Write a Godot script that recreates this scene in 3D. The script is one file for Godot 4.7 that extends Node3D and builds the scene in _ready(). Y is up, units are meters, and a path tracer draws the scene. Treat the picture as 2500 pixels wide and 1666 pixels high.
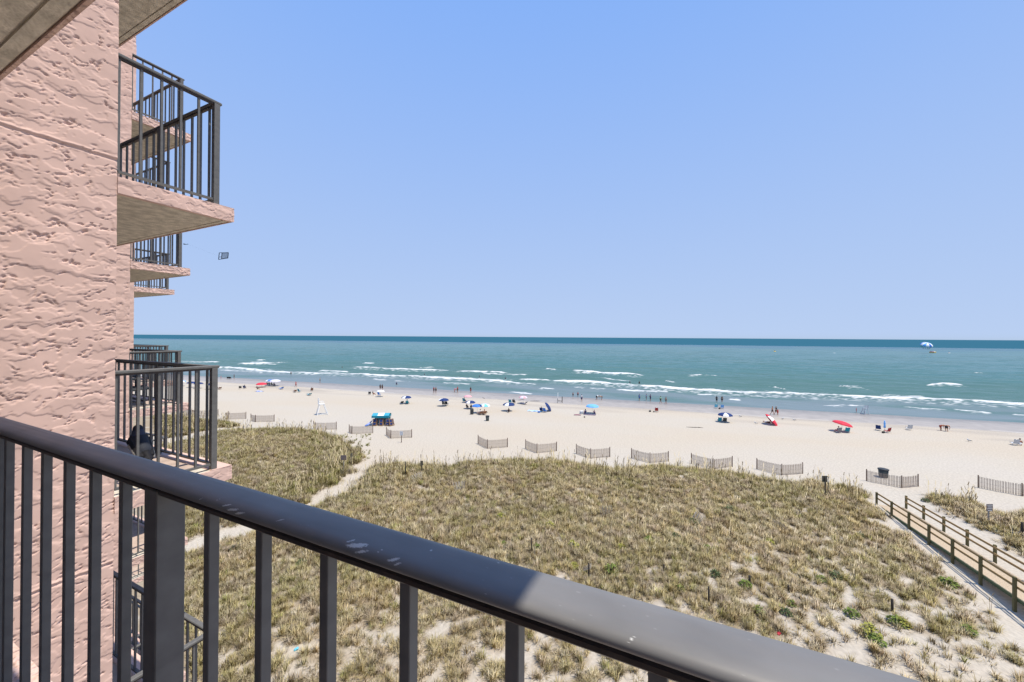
extends Node3D
# A beach seen from a fifth-floor balcony of a pink stucco building.
# World: y up, metres, sea level at y = 0, the camera above the origin, looking towards -z.

const CAM_Y := 16.2
const FOCAL := 940.0            # photograph pixels (2500 x 1666)
const PITCH := 0.0035           # lens almost level; a small shift does the rest
const ROLL := 0.0064
const LENS_SHIFT := -0.0035 - 10.0 / 940.0

var cam: Camera3D
var rng := RandomNumberGenerator.new()
var M := {}
var names := {}
var shore_a: Vector3
var shore_u: Vector3
var shore_m: Vector3            # points inland
var noise_a := FastNoiseLite.new()
var noise_b := FastNoiseLite.new()
var noise_c := FastNoiseLite.new()
var noise_d := FastNoiseLite.new()

# ---------------------------------------------------------------- helpers
func numbered(called: String) -> String:
	if not names.has(called):
		names[called] = 0
		return called
	names[called] += 1
	return "%s_%03d" % [called, names[called]]

func tag(o: Node, label: String, category: String, group := "", kind := "") -> Node:
	if label: o.set_meta("label", label)
	if category: o.set_meta("category", category)
	if group: o.set_meta("group", group)
	if kind: o.set_meta("kind", kind)
	return o

func thing(called: String, at: Vector3, turn: float, label: String, category: String, group := "") -> Node3D:
	var o := Node3D.new()
	o.name = numbered(called)
	add_child(o)
	o.position = at
	o.rotation.y = turn
	tag(o, label, category, group)
	return o

func begin() -> SurfaceTool:
	var st := SurfaceTool.new()
	st.begin(Mesh.PRIMITIVE_TRIANGLES)
	return st

func commit(st: SurfaceTool, smooth := true) -> ArrayMesh:
	st.generate_normals()
	return st.commit()

func put(mesh: Mesh, called: String, m: Material, parent: Node = self, at := Vector3.ZERO, basis := Basis()) -> MeshInstance3D:
	var o := MeshInstance3D.new()
	o.mesh = mesh
	o.name = numbered(called) if parent == self else called
	o.material_override = m
	parent.add_child(o, true)
	o.transform = Transform3D(basis, at)
	o.cast_shadow = GeometryInstance3D.SHADOW_CASTING_SETTING_ON
	return o

func add(st: SurfaceTool, called: String, m: Material, parent: Node = self) -> MeshInstance3D:
	return put(commit(st), called, m, parent)

func lin(r: float, g: float, b: float) -> Color:
	return Color(r, g, b).linear_to_srgb()

func mat(c: Color, rough := 0.8, spec := 0.4, metal := 0.0) -> StandardMaterial3D:
	var m := StandardMaterial3D.new()
	m.albedo_color = c
	m.roughness = rough
	m.metallic_specular = spec
	m.metallic = metal
	return m

func vmat(rough := 0.9, spec := 0.2) -> StandardMaterial3D:
	var m := mat(Color.WHITE, rough, spec)
	m.vertex_color_use_as_albedo = true
	return m

func noise(freq: float, seed_: int, oct := 3, type := FastNoiseLite.TYPE_SIMPLEX_SMOOTH) -> FastNoiseLite:
	var n := FastNoiseLite.new()
	n.noise_type = type
	n.frequency = freq
	n.seed = seed_
	n.fractal_octaves = oct
	n.fractal_type = FastNoiseLite.FRACTAL_FBM if oct > 1 else FastNoiseLite.FRACTAL_NONE
	return n

# A seamless grey noise picture between two brightness factors.
func grey_tex(n: FastNoiseLite, size: int, lo: float, hi: float, power := 1.0) -> ImageTexture:
	var im := n.get_seamless_image(size, size)
	im.convert(Image.FORMAT_L8)
	var d := im.get_data()
	for i in d.size():
		d[i] = int(255.0 * (lo + (hi - lo) * pow(d[i] / 255.0, power)))
	return ImageTexture.create_from_image(Image.create_from_data(size, size, false, Image.FORMAT_L8, d))

func bump_tex(n: FastNoiseLite, size: int, strength: float) -> ImageTexture:
	var im := n.get_seamless_image(size, size)
	im.bump_map_to_normal_map(strength)
	return ImageTexture.create_from_image(im)

func tex(m: StandardMaterial3D, t: Texture2D, scale: float, world := true) -> StandardMaterial3D:
	m.albedo_texture = t
	m.uv1_triplanar = true
	m.uv1_world_triplanar = world
	m.uv1_scale = Vector3.ONE * scale
	return m

func relief(m: StandardMaterial3D, t: Texture2D, amount: float) -> StandardMaterial3D:
	m.normal_enabled = true
	m.normal_texture = t
	m.normal_scale = amount
	return m

func quad(st: SurfaceTool, a: Vector3, b: Vector3, c: Vector3, d: Vector3) -> void:   # clockwise from the front
	st.add_vertex(a); st.add_vertex(b); st.add_vertex(c)
	st.add_vertex(a); st.add_vertex(c); st.add_vertex(d)

func box(st: SurfaceTool, c: Vector3, s: Vector3, b := Basis()) -> void:
	var h := s * 0.5
	var p := []
	for k in 8:
		p.append(c + b * Vector3(h.x if k & 1 else -h.x, h.y if k & 2 else -h.y, h.z if k & 4 else -h.z))
	st.set_smooth_group(-1)
	for f in [[4, 6, 7, 5], [1, 3, 2, 0], [5, 7, 3, 1], [0, 2, 6, 4], [6, 2, 3, 7], [0, 4, 5, 1]]:
		quad(st, p[f[0]], p[f[1]], p[f[2]], p[f[3]])

# Box with its four long (y) edges and top/bottom cut by a small chamfer.
func chamfer_box(st: SurfaceTool, c: Vector3, s: Vector3, r: float, b := Basis()) -> void:
	var h := s * 0.5
	var ring := [Vector2(h.x - r, h.z), Vector2(h.x, h.z - r), Vector2(h.x, -h.z + r), Vector2(h.x - r, -h.z), Vector2(-h.x + r, -h.z), Vector2(-h.x, -h.z + r), Vector2(-h.x, h.z - r), Vector2(-h.x + r, h.z)]
	var levels := [[-h.y, r], [-h.y + r, 0.0], [h.y - r, 0.0], [h.y, r]]
	st.set_smooth_group(-1)
	var rows := []
	for l in levels:
		var row := []
		for q in ring:
			var k: Vector2 = q
			if l[1] > 0.0:
				k = Vector2(signf(q.x) * maxf(absf(q.x) - l[1], 0.0), signf(q.y) * maxf(absf(q.y) - l[1], 0.0))
			row.append(c + b * Vector3(k.x, l[0], k.y))
		rows.append(row)
	for j in 3:
		for i in 8:
			var i2 := (i + 1) % 8
			quad(st, rows[j][i], rows[j + 1][i], rows[j + 1][i2], rows[j][i2])
	for i in range(1, 7):
		st.add_vertex(rows[3][0]); st.add_vertex(rows[3][i + 1]); st.add_vertex(rows[3][i])
		st.add_vertex(rows[0][0]); st.add_vertex(rows[0][i]); st.add_vertex(rows[0][i + 1])

# A bar between two points with a rectangular section.
func bar(st: SurfaceTool, a: Vector3, b: Vector3, w: float, h: float) -> void:
	var z := (b - a).normalized()
	var up := Vector3.UP if absf(z.y) < 0.95 else Vector3.RIGHT
	var x := up.cross(z).normalized()
	box(st, (a + b) * 0.5, Vector3(w, h, a.distance_to(b)), Basis(x, z.cross(x), z))

func tube(st: SurfaceTool, pts: Array, radii: Array, seg := 6) -> void:
	st.set_smooth_group(1)
	var rows := []
	for i in pts.size():
		var t: Vector3 = (pts[mini(i + 1, pts.size() - 1)] - pts[maxi(i - 1, 0)]).normalized()
		var up := Vector3.UP if absf(t.y) < 0.9 else Vector3.RIGHT
		var x := up.cross(t).normalized()
		var y := t.cross(x)
		var row := []
		for k in seg:
			var a := TAU * k / seg
			row.append(pts[i] + (x * cos(a) + y * sin(a)) * radii[i])
		rows.append(row)
	for i in pts.size() - 1:
		for k in seg:
			var k2 := (k + 1) % seg
			quad(st, rows[i][k], rows[i + 1][k], rows[i + 1][k2], rows[i][k2])
	for k in range(1, seg - 1):
		st.add_vertex(rows[0][0]); st.add_vertex(rows[0][k]); st.add_vertex(rows[0][k + 1])
		var r: Array = rows[pts.size() - 1]
		st.add_vertex(r[0]); st.add_vertex(r[k + 1]); st.add_vertex(r[k])

# A closed section (points in z, y) pushed along x from x0 to x1.
func extrude(st: SurfaceTool, section: PackedVector2Array, x0: float, x1: float, cap0 := true, cap1 := true) -> void:
	st.set_smooth_group(-1)
	var n := section.size()
	var ccw := not Geometry2D.is_polygon_clockwise(section)
	for i in n:
		var p := section[i]
		var q := section[(i + 1) % n]
		if not ccw:
			quad(st, Vector3(x0, p.y, p.x), Vector3(x1, p.y, p.x), Vector3(x1, q.y, q.x), Vector3(x0, q.y, q.x))
		else:
			quad(st, Vector3(x0, q.y, q.x), Vector3(x1, q.y, q.x), Vector3(x1, p.y, p.x), Vector3(x0, p.y, p.x))
	var t := Geometry2D.triangulate_polygon(section)
	for k in range(0, t.size(), 3):
		var a := section[t[k]]
		var b := section[t[k + 1]]
		var c := section[t[k + 2]]
		if (b - a).cross(c - a) > 0.0:
			var s := b
			b = c
			c = s
		if cap0:
			st.add_vertex(Vector3(x0, a.y, a.x)); st.add_vertex(Vector3(x0, b.y, b.x)); st.add_vertex(Vector3(x0, c.y, c.x))
		if cap1:
			st.add_vertex(Vector3(x1, a.y, a.x)); st.add_vertex(Vector3(x1, c.y, c.x)); st.add_vertex(Vector3(x1, b.y, b.x))

# ---------------------------------------------------------------- photograph pixel -> place on the ground
func ray(px: float, py: float) -> Vector3:
	return cam.basis * Vector3((px - 1250.0) / FOCAL, (833.0 - py) / FOCAL + LENS_SHIFT, -1.0)

func on_level(px: float, py: float, y: float) -> Vector3:
	var d := ray(px, py)
	return Vector3(0, CAM_Y, 0) + d * ((y - CAM_Y) / d.y)

func on_ground(px: float, py: float) -> Vector3:
	var p := on_level(px, py, 0.8)
	for k in 5:
		p = on_level(px, py, ground_y(p.x, p.z))
	return p

func inland(x: float, z: float) -> float:
	return (x - shore_a.x) * shore_m.x + (z - shore_a.z) * shore_m.z

func along(x: float, z: float) -> float:
	return x * shore_u.x + z * shore_u.z

func beach_y(v: float) -> float:
	if v < 0.0: return maxf(v * 0.03, -6.0)
	if v < 14.0: return v * 0.02
	return 0.28 + 0.67 * smoothstep(14.0, 50.0, v)

# signed distance to the grassy dunes (positive inside), on a grid
var sd_grid := PackedFloat32Array()
const SD_X0 := -110.0
const SD_Z0 := 8.0
const SD_STEP := 0.7
const SD_NX := 240
const SD_NZ := 110
var dunes := []

func dune_px() -> Array:
	return [
		[[300, 1016], [395, 1018], [440, 1022], [491, 1028], [542, 1034], [567, 1039], [580, 1043], [555, 1045], [516, 1050], [473, 1060], [440, 1068], [300, 1068]],
		[[300, 1110], [440, 1085], [511, 1066], [542, 1056], [606, 1053], [657, 1051], [720, 1053], [772, 1057], [815, 1069], [848, 1086], [880, 1118], [866, 1138], [845, 1163], [810, 1188], [770, 1208], [720, 1233], [650, 1262], [560, 1288], [490, 1308], [440, 1328], [300, 1370]],
		[[907, 1150], [890, 1167], [870, 1187], [835, 1212], [795, 1234], [745, 1257], [680, 1282], [575, 1320], [500, 1342], [440, 1360], [300, 1400], [100, 1500], [-200, 1560], [-200, 1800], [2750, 1800], [2750, 1730], [2560, 1640], [2480, 1566], [2420, 1506], [2330, 1436], [2285, 1388], [2212, 1328], [2186, 1302], [2140, 1254], [2118, 1228], [2103, 1205], [2089, 1198], [2055, 1193], [2012, 1189], [1978, 1181], [1953, 1181], [1929, 1187], [1873, 1175], [1800, 1164], [1700, 1154], [1613, 1145], [1544, 1149], [1520, 1154], [1476, 1151], [1416, 1138], [1339, 1131], [1262, 1131], [1149, 1134], [1083, 1143], [1000, 1144], [983, 1138], [937, 1142]],
		[[2270, 1224], [2292, 1216], [2341, 1220], [2389, 1238], [2409, 1254], [2470, 1264], [2540, 1257], [2750, 1270], [2750, 1520], [2560, 1400], [2500, 1362], [2430, 1312], [2360, 1277], [2300, 1247]],
	]

func build_distance() -> void:
	for poly in dune_px():
		var w := PackedVector2Array()
		for q in poly:
			var p := on_level(q[0], q[1], 0.95)
			w.append(Vector2(p.x, -p.z))
		dunes.append(w)
	sd_grid.resize(SD_NX * SD_NZ)
	for j in SD_NZ:
		for i in SD_NX:
			var p := Vector2(SD_X0 + i * SD_STEP, SD_Z0 + j * SD_STEP)
			var best := -99.0
			for w in dunes:
				var d := 1e9
				for k in w.size():
					var q := Geometry2D.get_closest_point_to_segment(p, w[k], w[(k + 1) % w.size()])
					d = minf(d, p.distance_squared_to(q))
				d = sqrt(d)
				if not Geometry2D.is_point_in_polygon(p, w): d = -d
				best = maxf(best, d)
			sd_grid[j * SD_NX + i] = best

func dune_in(x: float, z: float) -> float:
	var fx := (x - SD_X0) / SD_STEP
	var fz := (-z - SD_Z0) / SD_STEP
	var i := int(floorf(fx))
	var j := int(floorf(fz))
	if j < 0: return 6.0 if x < 40.0 else -6.0
	if i < 0 or i >= SD_NX - 1 or j >= SD_NZ - 1: return -20.0
	var a := fx - i
	var b := fz - j
	var k := j * SD_NX + i
	return lerpf(lerpf(sd_grid[k], sd_grid[k + 1], a), lerpf(sd_grid[k + SD_NX], sd_grid[k + SD_NX + 1], a), b)

func ground_y(x: float, z: float) -> float:
	var y := beach_y(inland(x, z))
	if sd_grid.is_empty(): return y
	var d := dune_in(x, z)
	if d > -3.0:
		y += smoothstep(-2.5, 5.0, d) * (0.45 + 0.45 * noise_a.get_noise_2d(x * 0.5, z * 0.5)) + smoothstep(-1.0, 2.0, d) * 0.12 * noise_b.get_noise_2d(x * 2.0, z * 2.0)
	return y

# ---------------------------------------------------------------- materials
func make_materials() -> void:
	var fine := noise(0.09, 11, 4)
	var cloudy := noise(0.012, 12, 4)
	var streak := noise(0.05, 13, 4)
	var sand_grain := grey_tex(noise(0.03, 21, 5), 512, 0.86, 1.0)
	var dents := bump_tex(noise(0.03, 22, 4), 512, 6.0)
	M.sand = relief(tex(vmat(0.95, 0.1), sand_grain, 0.23), dents, 0.55)
	M.wet = tex(vmat(0.42, 0.35), grey_tex(noise(0.015, 23, 4), 512, 0.9, 1.0), 0.05)
	M.sea = vmat(0.2, 0.035)
	M.open_sea = vmat(0.35, 0.0)
	M.grass = vmat(0.85, 0.15)
	M.grass.backlight_enabled = true
	M.grass.backlight = Color(0.1, 0.1, 0.05)
	M.stucco = tex(mat(lin(0.755, 0.535, 0.46), 0.9, 0.15), grey_tex(cloudy, 512, 0.9, 1.0), 0.5)
	M.stucco_far = relief(tex(mat(lin(0.755, 0.535, 0.46), 0.9, 0.15), grey_tex(cloudy, 512, 0.9, 1.0), 0.5), bump_tex(noise(0.05, 31, 4), 512, 9.0), 0.8)
	M.concrete = relief(tex(mat(lin(0.80, 0.73, 0.62), 0.9, 0.2), grey_tex(noise(0.02, 32, 5), 512, 0.78, 1.0), 0.8), bump_tex(noise(0.12, 33, 3), 512, 4.0), 0.35)
	M.deck_slab = tex(mat(lin(0.55, 0.43, 0.36), 0.85, 0.2), grey_tex(cloudy, 512, 0.85, 1.0), 0.7)
	M.metal = tex(mat(lin(0.165, 0.162, 0.157), 0.5, 0.4), grey_tex(streak, 256, 0.82, 1.0), 1.3)
	M.metal_edge = tex(mat(lin(0.09, 0.068, 0.058), 0.5, 0.4), grey_tex(streak, 256, 0.6, 1.0), 2.0)
	M.fence_post = tex(mat(lin(0.19, 0.125, 0.095), 0.9, 0.2), grey_tex(streak, 256, 0.7, 1.0), 1.5)
	M.slat = tex(mat(lin(0.50, 0.395, 0.315), 0.9, 0.2), grey_tex(streak, 256, 0.75, 1.0), 1.1)
	M.stake = tex(mat(lin(0.10, 0.085, 0.07), 0.9, 0.2), grey_tex(streak, 256, 0.7, 1.0), 1.5)
	M.grey_wood = tex(mat(lin(0.50, 0.46, 0.41), 0.9, 0.2), grey_tex(streak, 256, 0.7, 1.0), 1.5)
	M.wood_rail = tex(mat(lin(0.50, 0.335, 0.15), 0.8, 0.3), grey_tex(streak, 256, 0.7, 1.0), 1.2)
	M.wood_post = tex(mat(lin(0.24, 0.205, 0.095), 0.85, 0.3), grey_tex(streak, 256, 0.65, 1.0), 1.6)
	M.wood_deck = tex(mat(lin(0.60, 0.475, 0.335), 0.85, 0.3), grey_tex(streak, 256, 0.78, 1.0), 0.9)
	M.wood_joist = tex(mat(lin(0.13, 0.16, 0.085), 0.85, 0.3), grey_tex(streak, 256, 0.7, 1.0), 0.9)
	M.white = mat(lin(0.78, 0.78, 0.76), 0.6)
	M.black = mat(lin(0.015, 0.015, 0.017), 0.6)
	M.charcoal = mat(lin(0.035, 0.04, 0.045), 0.6)
	M.navy = mat(lin(0.012, 0.035, 0.14), 0.75)
	M.blue = mat(lin(0.05, 0.19, 0.58), 0.75)
	M.sky_blue = mat(lin(0.16, 0.42, 0.80), 0.75)
	M.aqua = mat(lin(0.14, 0.52, 0.70), 0.75)
	M.roof_teal = mat(lin(0.05, 0.33, 0.44), 0.75)
	M.teal = mat(lin(0.012, 0.22, 0.30), 0.7)
	M.red = mat(lin(0.62, 0.035, 0.06), 0.7)
	M.dark_red = mat(lin(0.30, 0.02, 0.02), 0.7)
	M.pink = mat(lin(0.72, 0.36, 0.38), 0.75)
	M.lavender = mat(lin(0.62, 0.60, 0.74), 0.75)
	M.grey_cloth = mat(lin(0.20, 0.20, 0.22), 0.8)
	M.pale_cloth = mat(lin(0.45, 0.48, 0.52), 0.8)
	M.brown_cloth = mat(lin(0.24, 0.12, 0.07), 0.8)
	M.purple = mat(lin(0.10, 0.05, 0.12), 0.8)
	M.yellow = mat(lin(0.85, 0.62, 0.16), 0.5)
	M.steel = mat(lin(0.5, 0.5, 0.5), 0.35, 0.5, 0.8)
	M.bin = mat(lin(0.05, 0.062, 0.06), 0.6)
	M.tan_wood = mat(lin(0.33, 0.20, 0.11), 0.8)
	M.sign = mat(lin(0.16, 0.13, 0.13), 0.7)
	M.sign_back = mat(lin(0.085, 0.08, 0.06), 0.8)
	M.body = vmat(0.7, 0.3)
	M.glass = mat(lin(0.03, 0.04, 0.05), 0.08)
	M.rope = mat(lin(0.6, 0.6, 0.55), 0.9)
	M.leaf = vmat(0.7, 0.25)
	M.shell = mat(lin(0.7, 0.65, 0.55), 0.6)

# ---------------------------------------------------------------- ground
func build_ground() -> void:
	var us := PackedFloat32Array()
	var u := -900.0
	while u < 900.0:
		us.append(u)
		var a := absf(u - 8.0)
		u += 0.55 if a < 62.0 else (1.3 if a < 120.0 else (8.0 if a < 300.0 else 60.0))
	var vs := PackedFloat32Array()
	var v := -160.0
	while v < 150.0:
		vs.append(v)
		v += 12.0 if v < -50.0 else (1.5 if v < -4.0 else (0.8 if v < 36.0 else (0.5 if v < 95.0 else 6.0)))
	var cut := 0
	for j in vs.size():
		if vs[j] <= 13.0: cut = j
	sheet("wet_sand", us, vs, 0, cut, M.wet)
	sheet("beach", us, vs, cut, vs.size() - 1, M.sand)

func sheet(called: String, us: PackedFloat32Array, vs: PackedFloat32Array, j0: int, j1: int, m: Material) -> void:
	var verts := PackedVector3Array()
	var cols := PackedColorArray()
	var idx := PackedInt32Array()
	var nu := us.size()
	var dry := Color(0.56, 0.485, 0.385)
	var pale := Color(0.56, 0.505, 0.425)
	var damp := Color(0.40, 0.355, 0.305)
	var soaked := Color(0.275, 0.25, 0.222)
	var litter := Color(0.36, 0.28, 0.185)
	for j in range(j0, j1 + 1):
		for i in nu:
			var uu := us[i]
			var near_edge := exp(-pow((vs[j] - 13.0) / 14.0, 2.0))
			var v := vs[j] + near_edge * (1.6 * noise_c.get_noise_2d(uu * 0.45, 3.0) + 0.7 * noise_c.get_noise_2d(uu * 2.2, 9.0))
			var p := shore_u * uu + shore_m * v + shore_m * shore_a.dot(shore_m)
			p.y = ground_y(p.x, p.z)
			var c := dry
			if v > 12.0 and j > j0:
				c = dry.lerp(pale, clampf(0.5 + noise_a.get_noise_2d(uu * 0.3, v * 0.8), 0.0, 1.0))
				if v > 18.0:
					p.y += 0.035 * noise_d.get_noise_2d(p.x * 2.2, p.z * 2.2) + 0.02 * noise_d.get_noise_2d(p.x * 6.0, p.z * 6.0)
				var d := dune_in(p.x, p.z)
				if d > -1.5:
					var k := grass_density(p.x, p.z)
					c = c.lerp(litter, clampf(k * 1.1, 0.0, 0.9))
				# darker tide and footprint stains
				var streaky := noise_c.get_noise_2d(uu * 0.6, v * 3.0)
				if v < 22.0: c = c.lerp(damp, clampf(0.35 - (v - 13.0) * 0.06 + streaky * 0.9, 0.0, 0.55))
			else:
				c = damp.lerp(soaked, clampf(smoothstep(7.0, 1.0, v + 3.0 * noise_c.get_noise_2d(uu * 0.8, v * 2.0)), 0.0, 1.0))
			verts.append(p)
			cols.append(c)
	for j in j1 - j0:
		for i in nu - 1:
			var a := j * nu + i
			# u runs to the right, v towards the camera
			idx.append_array([a + nu, a, a + 1, a + nu, a + 1, a + nu + 1])
	var arr := []
	arr.resize(Mesh.ARRAY_MAX)
	arr[Mesh.ARRAY_VERTEX] = verts
	arr[Mesh.ARRAY_COLOR] = cols
	arr[Mesh.ARRAY_INDEX] = idx
	var st := SurfaceTool.new()
	st.create_from_arrays(arr)
	st.generate_normals()
	tag(put(st.commit(), called, m), "", "", "", "structure")

# How thickly the dune is grown over, 0 to 1.
func grass_density(x: float, z: float) -> float:
	var d := dune_in(x, z)
	if d < -1.2: return 0.0
	var edge := smoothstep(-0.5, 0.7, d + 1.1 * noise_b.get_noise_2d(x * 5.0, z * 5.0))
	var bare := 0.75 * noise_b.get_noise_2d(x * 13.0 + 50.0, z * 13.0) + 0.35 * noise_b.get_noise_2d(x * 4.0, z * 4.0 + 20.0) + 0.45 * noise_d.get_noise_2d(x * 5.0, z * 5.0)
	var near_bare := 0.0
	near_bare += 0.36 * smoothstep(26.0, 17.0, -z) * smoothstep(-14.0, -4.0, x)      # open sand below the balcony
	near_bare += 0.20 * smoothstep(8.0, 22.0, x) * smoothstep(38.0, 28.0, -z)          # and beside the boardwalk
	return edge * (1.0 - 0.93 * smoothstep(0.08, 0.46, bare + near_bare))

# ---------------------------------------------------------------- sea
const BREAKERS := [
	# photograph points of the crest, depth of the foam in metres, crest height
	[[[440, 893], [513, 897], [585, 900], [670, 907], [755, 911], [882, 915], [967, 919], [1010, 920], [1137, 925], [1222, 929], [1307, 939]], 4.2, 0.35],
	[[[1343, 930], [1440, 933], [1520, 939], [1585, 945], [1653, 950], [1721, 953], [1789, 958], [1902, 962], [2012, 966], [2106, 970], [2196, 973], [2272, 976], [2387, 981], [2500, 988], [2700, 1000]], 4.6, 0.45],
	[[[1398, 906], [1450, 909], [1520, 914], [1570, 918]], 5.0, 0.7],
	[[[2050, 943], [2075, 946], [2102, 946]], 3.6, 0.6],
	[[[583, 888], [630, 889], [675, 890]], 3.0, 0.4],
	[[[614, 885], [660, 887], [712, 885]], 4.5, 0.3],
	[[[627, 880], [648, 880]], 2.5, 0.5],
	[[[420, 882], [480, 884], [545, 885]], 3.0, 0.35],
	[[[861, 897], [900, 899], [946, 901], [1000, 903], [1095, 906]], 3.4, 0.4],
	[[[1020, 899], [1060, 898]], 2.0, 0.4],
	[[[1116, 907], [1180, 908], [1240, 911]], 2.6, 0.3],
	[[[1331, 902], [1358, 903]], 2.4, 0.5],
	[[[780, 906], [848, 909]], 2.2, 0.35],
	[[[1268, 928], [1343, 930]], 1.3, 0.4],
	[[[909, 925], [944, 928]], 1.3, 0.05], [[[965, 930], [1000, 931]], 1.0, 0.05], [[[1080, 934], [1150, 937]], 1.2, 0.05],
	[[[1247, 956], [1300, 961]], 1.2, 0.04], [[[1320, 947], [1352, 949]], 1.2, 0.05], [[[1508, 951], [1632, 957]], 1.5, 0.08],
	[[[1400, 946], [1480, 950]], 0.8, 0.05], [[[1782, 974], [1806, 975]], 1.0, 0.04], [[[2009, 990], [2060, 988], [2112, 989]], 1.0, 0.04],
	[[[2207, 993], [2310, 1001]], 1.1, 0.05], [[[2337, 1001], [2416, 1007]], 1.1, 0.05], [[[2473, 1011], [2520, 1015]], 1.0, 0.04],
	[[[1680, 918], [1752, 918]], 1.4, 0.4], [[[1625, 932], [1650, 935]], 1.4, 0.3], [[[2264, 940], [2300, 939], [2350, 941]], 2.0, 0.4],
	[[[2385, 910], [2404, 911]], 2.5, 0.5], [[[2025, 862], [2038, 862]], 5.0, 0.5], [[[890, 887], [915, 888]], 2.6, 0.4],
	[[[1880, 945], [1920, 952]], 1.2, 0.3], [[[2150, 968], [2260, 973]], 1.4, 0.5], [[[1440, 921], [1540, 930]], 1.0, 0.05],
	[[[1180, 912], [1290, 916]], 0.9, 0.05], [[[540, 904], [620, 908]], 1.0, 0.04], [[[1700, 962], [1790, 967]], 0.9, 0.04],
]

func build_sea() -> void:
	var ws := PackedFloat32Array()
	var w := -4.0
	while w < 900.0:
		ws.append(w)
		w += 0.45 if w < 110.0 else 0.45 + (w - 110.0) * 0.02
	var nc := 760
	var nr := ws.size()
	var origin := shore_m * shore_a.dot(shore_m)
	var verts := PackedVector3Array()
	var foam := PackedFloat32Array()
	verts.resize(nr * nc)
	foam.resize(nr * nc)
	var swell := noise(0.02, 41, 2)
	var chop := noise(0.06, 42, 3)
	var patch := noise(0.006, 43, 3)
	for j in nr:
		var ww := ws[j]
		var span := 430.0 + 2.0 * ww
		var amp := smoothstep(2.0, 40.0, ww) * smoothstep(900.0, 500.0, ww)
		var ripple := smoothstep(-2.0, 12.0, ww) * smoothstep(600.0, 200.0, ww)
		for i in nc:
			var s := 2.0 * i / (nc - 1.0) - 1.0
			var uu := 10.0 + span * s * (0.42 + 0.58 * s * s)
			var y := amp * 0.75 * (0.5 - absf(swell.get_noise_2d(uu * 0.55 + ww * 0.1, ww * 3.6))) + ripple * 0.24 * chop.get_noise_2d(uu * 1.6, ww * 5.0)
			verts[j * nc + i] = shore_u * uu - shore_m * ww + origin + Vector3(0, y - amp * 0.1, 0)
	var torn := noise(0.3, 44, 3)
	for br in BREAKERS:
		var line := []
		for q in br[0]:
			var p := on_level(q[0], q[1], 0.1)
			line.append(Vector2(along(p.x, p.z), -inland(p.x, p.z)))
		var u0: float = line[0].x
		var u1: float = line[line.size() - 1].x
		var lo := 1e9
		var hi := -1e9
		for q in line:
			lo = minf(lo, q.y); hi = maxf(hi, q.y)
		for j in nr:
			if ws[j] < lo - 9.0 or ws[j] > hi + 6.0: continue
			var span := 430.0 + 2.0 * ws[j]
			for i in nc:
				var s := 2.0 * i / (nc - 1.0) - 1.0
				var uu := 10.0 + span * s * (0.42 + 0.58 * s * s)
				if uu <= u0 or uu >= u1: continue
				var wc := 0.0
				for k in line.size() - 1:
					if uu <= line[k + 1].x:
						wc = lerpf(line[k].y, line[k + 1].y, (uu - line[k].x) / (line[k + 1].x - line[k].x))
						break
				wc += 1.2 * torn.get_noise_2d(uu * 0.25, 7.0)
				var taper := sqrt(clampf(minf(uu - u0, u1 - uu) / (0.12 * (u1 - u0)), 0.0, 1.0))
				var d := ws[j] - wc                 # positive = seaward of the crest
				if d > 6.0 or d < -9.0: continue
				var depth: float = br[1]
				var at := j * nc + i
				var t := torn.get_noise_2d(uu * 0.8, ws[j] * 1.6)
				var broken: float = 0.62 + 0.8 * torn.get_noise_2d(uu * 0.12 + 40.0, br[1] * 50.0)
				var reach: float = depth * taper * clampf(broken, 0.15, 1.2) * (0.75 + 0.9 * t)
				var f := 0.0
				if d > 0.0: f = 1.0 - smoothstep(0.12 * reach, 0.32 * reach + 0.1, d)
				else: f = 1.0 - smoothstep(0.65 * reach, 1.05 * reach + 0.15, -d)
				# lace of old foam trailing shoreward
				f = maxf(f, (1.0 - smoothstep(0.9 * depth, 1.9 * depth, absf(d + 0.4 * depth))) * smoothstep(0.12, 0.4, torn.get_noise_2d(uu * 1.3, ws[j] * 2.6)) * 0.75 * taper)
				if reach < 0.15: f *= 0.3
				foam[at] = maxf(foam[at], f)
				var crest: float = br[2]
				verts[at].y += crest * taper * (exp(-pow(d / 1.1, 2.0)) if d > 0.0 else exp(-pow(d / 2.2, 2.0)))
	var cols := PackedColorArray()
	cols.resize(nr * nc)
	var shoal := Color(0.16, 0.205, 0.225)
	var green := Color(0.082, 0.155, 0.15)
	var teal := Color(0.075, 0.165, 0.178)
	var deep := Color(0.034, 0.112, 0.16)
	var white := Color(0.66, 0.66, 0.64)
	for j in nr:
		for i in nc:
			var at := j * nc + i
			var p := verts[at]
			var uu := along(p.x, p.z)
			var ww := ws[j] * (1.0 + 0.25 * patch.get_noise_2d(uu * 0.5, ws[j]))
			var c := shoal.lerp(green, smoothstep(8.0, 42.0, ww))
			c = c.lerp(teal, smoothstep(40.0, 140.0, ww))
			c = c.lerp(deep, smoothstep(520.0, 850.0, ww))
			var g := patch.get_noise_2d(uu * 2.0, ws[j] * 10.0)
			c = c.lerp(green, clampf(g * 1.8, 0.0, 0.75))
			# small whitecaps
			cols[at] = c.lerp(white, clampf(foam[at], 0.0, 1.0))
			if foam[at] > 0.2: verts[at].y += 0.05 * torn.get_noise_2d(uu * 2.0, ws[j] * 3.0)
	var idx := PackedInt32Array()
	idx.resize((nr - 1) * (nc - 1) * 6)
	var q := 0
	for j in nr - 1:
		for i in nc - 1:
			var a := j * nc + i
			var b := a + nc           # farther out
			idx[q] = a; idx[q + 1] = b; idx[q + 2] = b + 1
			idx[q + 3] = a; idx[q + 4] = b + 1; idx[q + 5] = a + 1
			q += 6
	var arr := []
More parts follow.
